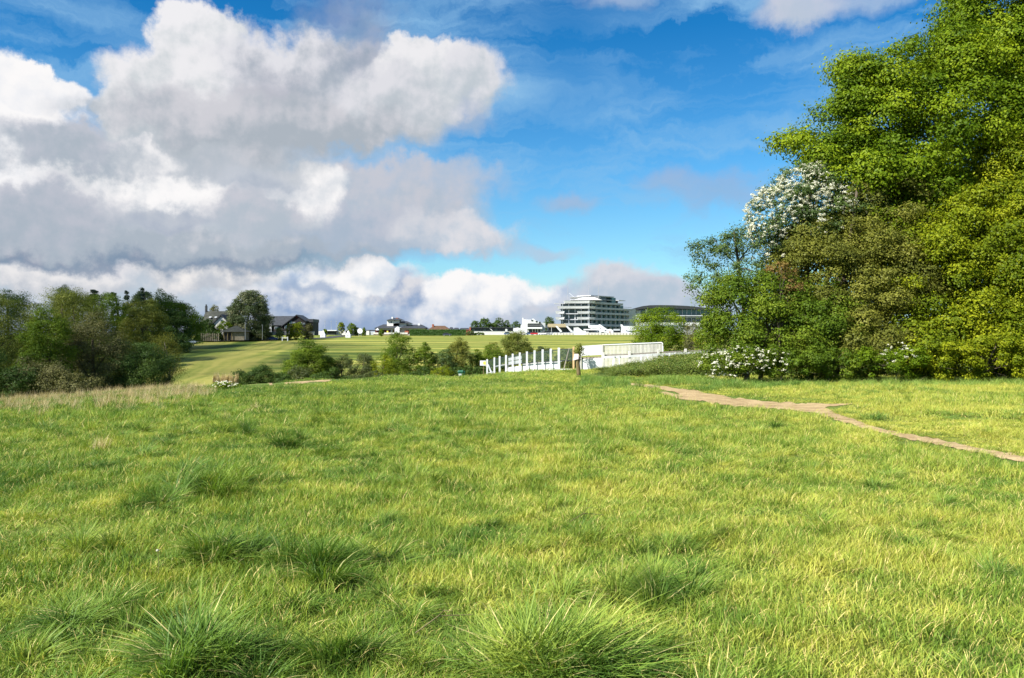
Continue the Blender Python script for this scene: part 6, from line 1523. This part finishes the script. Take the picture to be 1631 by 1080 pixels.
# small grey marker post
Yb = 104; x = X(751.5, Yb); r = thing('marker_post', 'tiny grey marker post in the grass between the bin and the notice board', 'post', (x, Yb, g(x, Yb)))
MB().tube([(0, 0, -.2), (0, 0, .45)], [.11, .1], 8).build('shaft', CONC, r); MB().tube([(0, 0, .45), (0, 0, .52)], [.13, .05], 8).build('cap', CONC, r)

# cow parsley on the brow and dead reed stems behind it
def umbel_plant(name, label, px, py, wpx, hpx, n_st, seed, Yfix=None):
    r_ = np.random.default_rng(seed)
    x, y, z = hit(px, py) if Yfix is None else (X(px, Yfix), Yfix, g(X(px, Yfix), Yfix)); k = y / F
    r = thing(name, label, 'plant', (x, y, z)); W_, H_ = wpx * k / 2, hpx * k
    st = MB(); fl_P = []; lf_P = []
    for i in range(n_st):
        a = r_.uniform(0, 6.28); rr = math.sqrt(r_.random()); ex, ey = math.cos(a) * rr * W_, math.sin(a) * rr * W_ * .7; ez = H_ * (1.05 - .55 * rr ** 2) * r_.uniform(.7, 1.0)
        st.tube([(ex * .3, ey * .3, -.1), (ex * .7, ey * .7, ez * .6), (ex, ey, ez)], [.012, .009, .005], 4)
        m_ = 12; b = r_.uniform(0, 6.28, m_); q = np.sqrt(r_.random(m_)) * r_.uniform(.04, .08)
        fl_P.append(np.stack([ex + np.cos(b) * q, ey + np.sin(b) * q, ez + .02 - q * .3 + r_.normal(0, .008, m_)], -1))
        m_ = 90; t = r_.uniform(.0, .95, m_); lf_P.append(np.stack([ex * (.3 + .7 * t) + r_.normal(0, .07, m_), ey * (.3 + .7 * t) + r_.normal(0, .07, m_), ez * t], -1))
    st.build('stalk', WOOD if n_st > 900 else plain('green_stalk', (.10, .17, .05), .6, .1, 8, .2), r)
    P = np.concatenate(fl_P); N = r_.normal(0, .5, P.shape) + np.array([-.15, -.45, .8]); N /= np.linalg.norm(N, axis=1)[:, None]
    link_mesh('flowers', leaf_mesh('flowers', P, N, r_.random(len(P)), .045, r_, .9), LF['blossom'], r)
    P = np.concatenate(lf_P); N = r_.normal(0, .6, P.shape) + np.array([0, -.3, .8]); N /= np.linalg.norm(N, axis=1)[:, None]
    link_mesh('leaves', leaf_mesh('leaves', P, N, r_.random(len(P)), .08, r_, .5), LF['fresh'], r)
umbel_plant('cow_parsley', 'white-flowered cow parsley clump on the brow, in front of the dry reeds', 356, 622, 40, 16, 34, 31)
umbel_plant('cow_parsley', 'small white-flowered plant right of the cow parsley clump', 375, 618, 8, 9, 9, 32)
Yr = 47; x = X(357, Yr); r = thing('reed_clump', 'clump of tall dead straw-coloured reed stems behind the cow parsley', 'reeds', (x, Yr, g(x, Yr)))
r_ = np.random.default_rng(8); H0 = Z(590, Yr) - r.location.z
for c in range(9):
    m = MB(); bx = (-17 + c * 4.3) * Yr / F
    P = []; 
    me = tuft_mesh('plume', r_, 130, .11, H0 * .75, H0 * r_.uniform(.95, 1.08), .03, .08, .3, .03, 4); o = link_mesh('plume', me, GR_DRY, r); o.location = (bx, r_.uniform(-.3, .3), 0)
# two dandelion clocks and a few small things in the near grass
for i, (px_, py_, lb) in enumerate(((251, 909, 'pale dandelion clock standing in the left foreground grass'),)):
    x, y, z = hit(px_, py_ + 14); r = thing('dandelion', lb, 'flower', (x, y, z))
    MB().tube([(0, 0, -.02), (.01, 0, .1), (0, 0, .19)], [.003, .003, .0025], 5).build('stem', plain('dandelion_stem', (.2, .2, .07), .6, .1, 8, .2), r)
    P = r_.normal(size=(260, 3)); P /= np.linalg.norm(P, axis=1)[:, None]; link_mesh('seed_head', leaf_mesh('seed_head', P * .010 * np.array([1, 1, .8]) + np.array([0, 0, .2]), P, r_.random(260), .009, r_, .5), LF['blossom'], r)
for (px_, py_, ln_, a_, lb) in ((935, 848, .30, .3, 'pale dead grass stalk lying on the grass near the middle'), (707, 1040, .30, .6, 'bent straw-coloured stalk left of the big tussock at the bottom')):
    x, y, z = hit(px_, py_); r = thing('dead_stalk', lb, 'stalk', (x, y, z + .09))
    MB().tube([(-ln_ / 2, 0, 0), (-ln_ * .1, .03, .05 + .05 * a_), (ln_ / 2, .05, .02 + .10 * a_)], [.004, .0035, .002], 5).build('stem', GR_DRY, r); MB().tube([(-ln_ * .1, .03, .05 + .05 * a_), (0, .0, .12), (.05, -.04, .13)], [.003, .0025, .0015], 5).build('side_stem', GR_DRY, r)
cy = scene.cycles
cy.max_bounces = 5; cy.diffuse_bounces = 2; cy.glossy_bounces = 2; cy.transmission_bounces = 3; cy.transparent_max_bounces = 6
world.cycles.sampling_method = 'NONE'
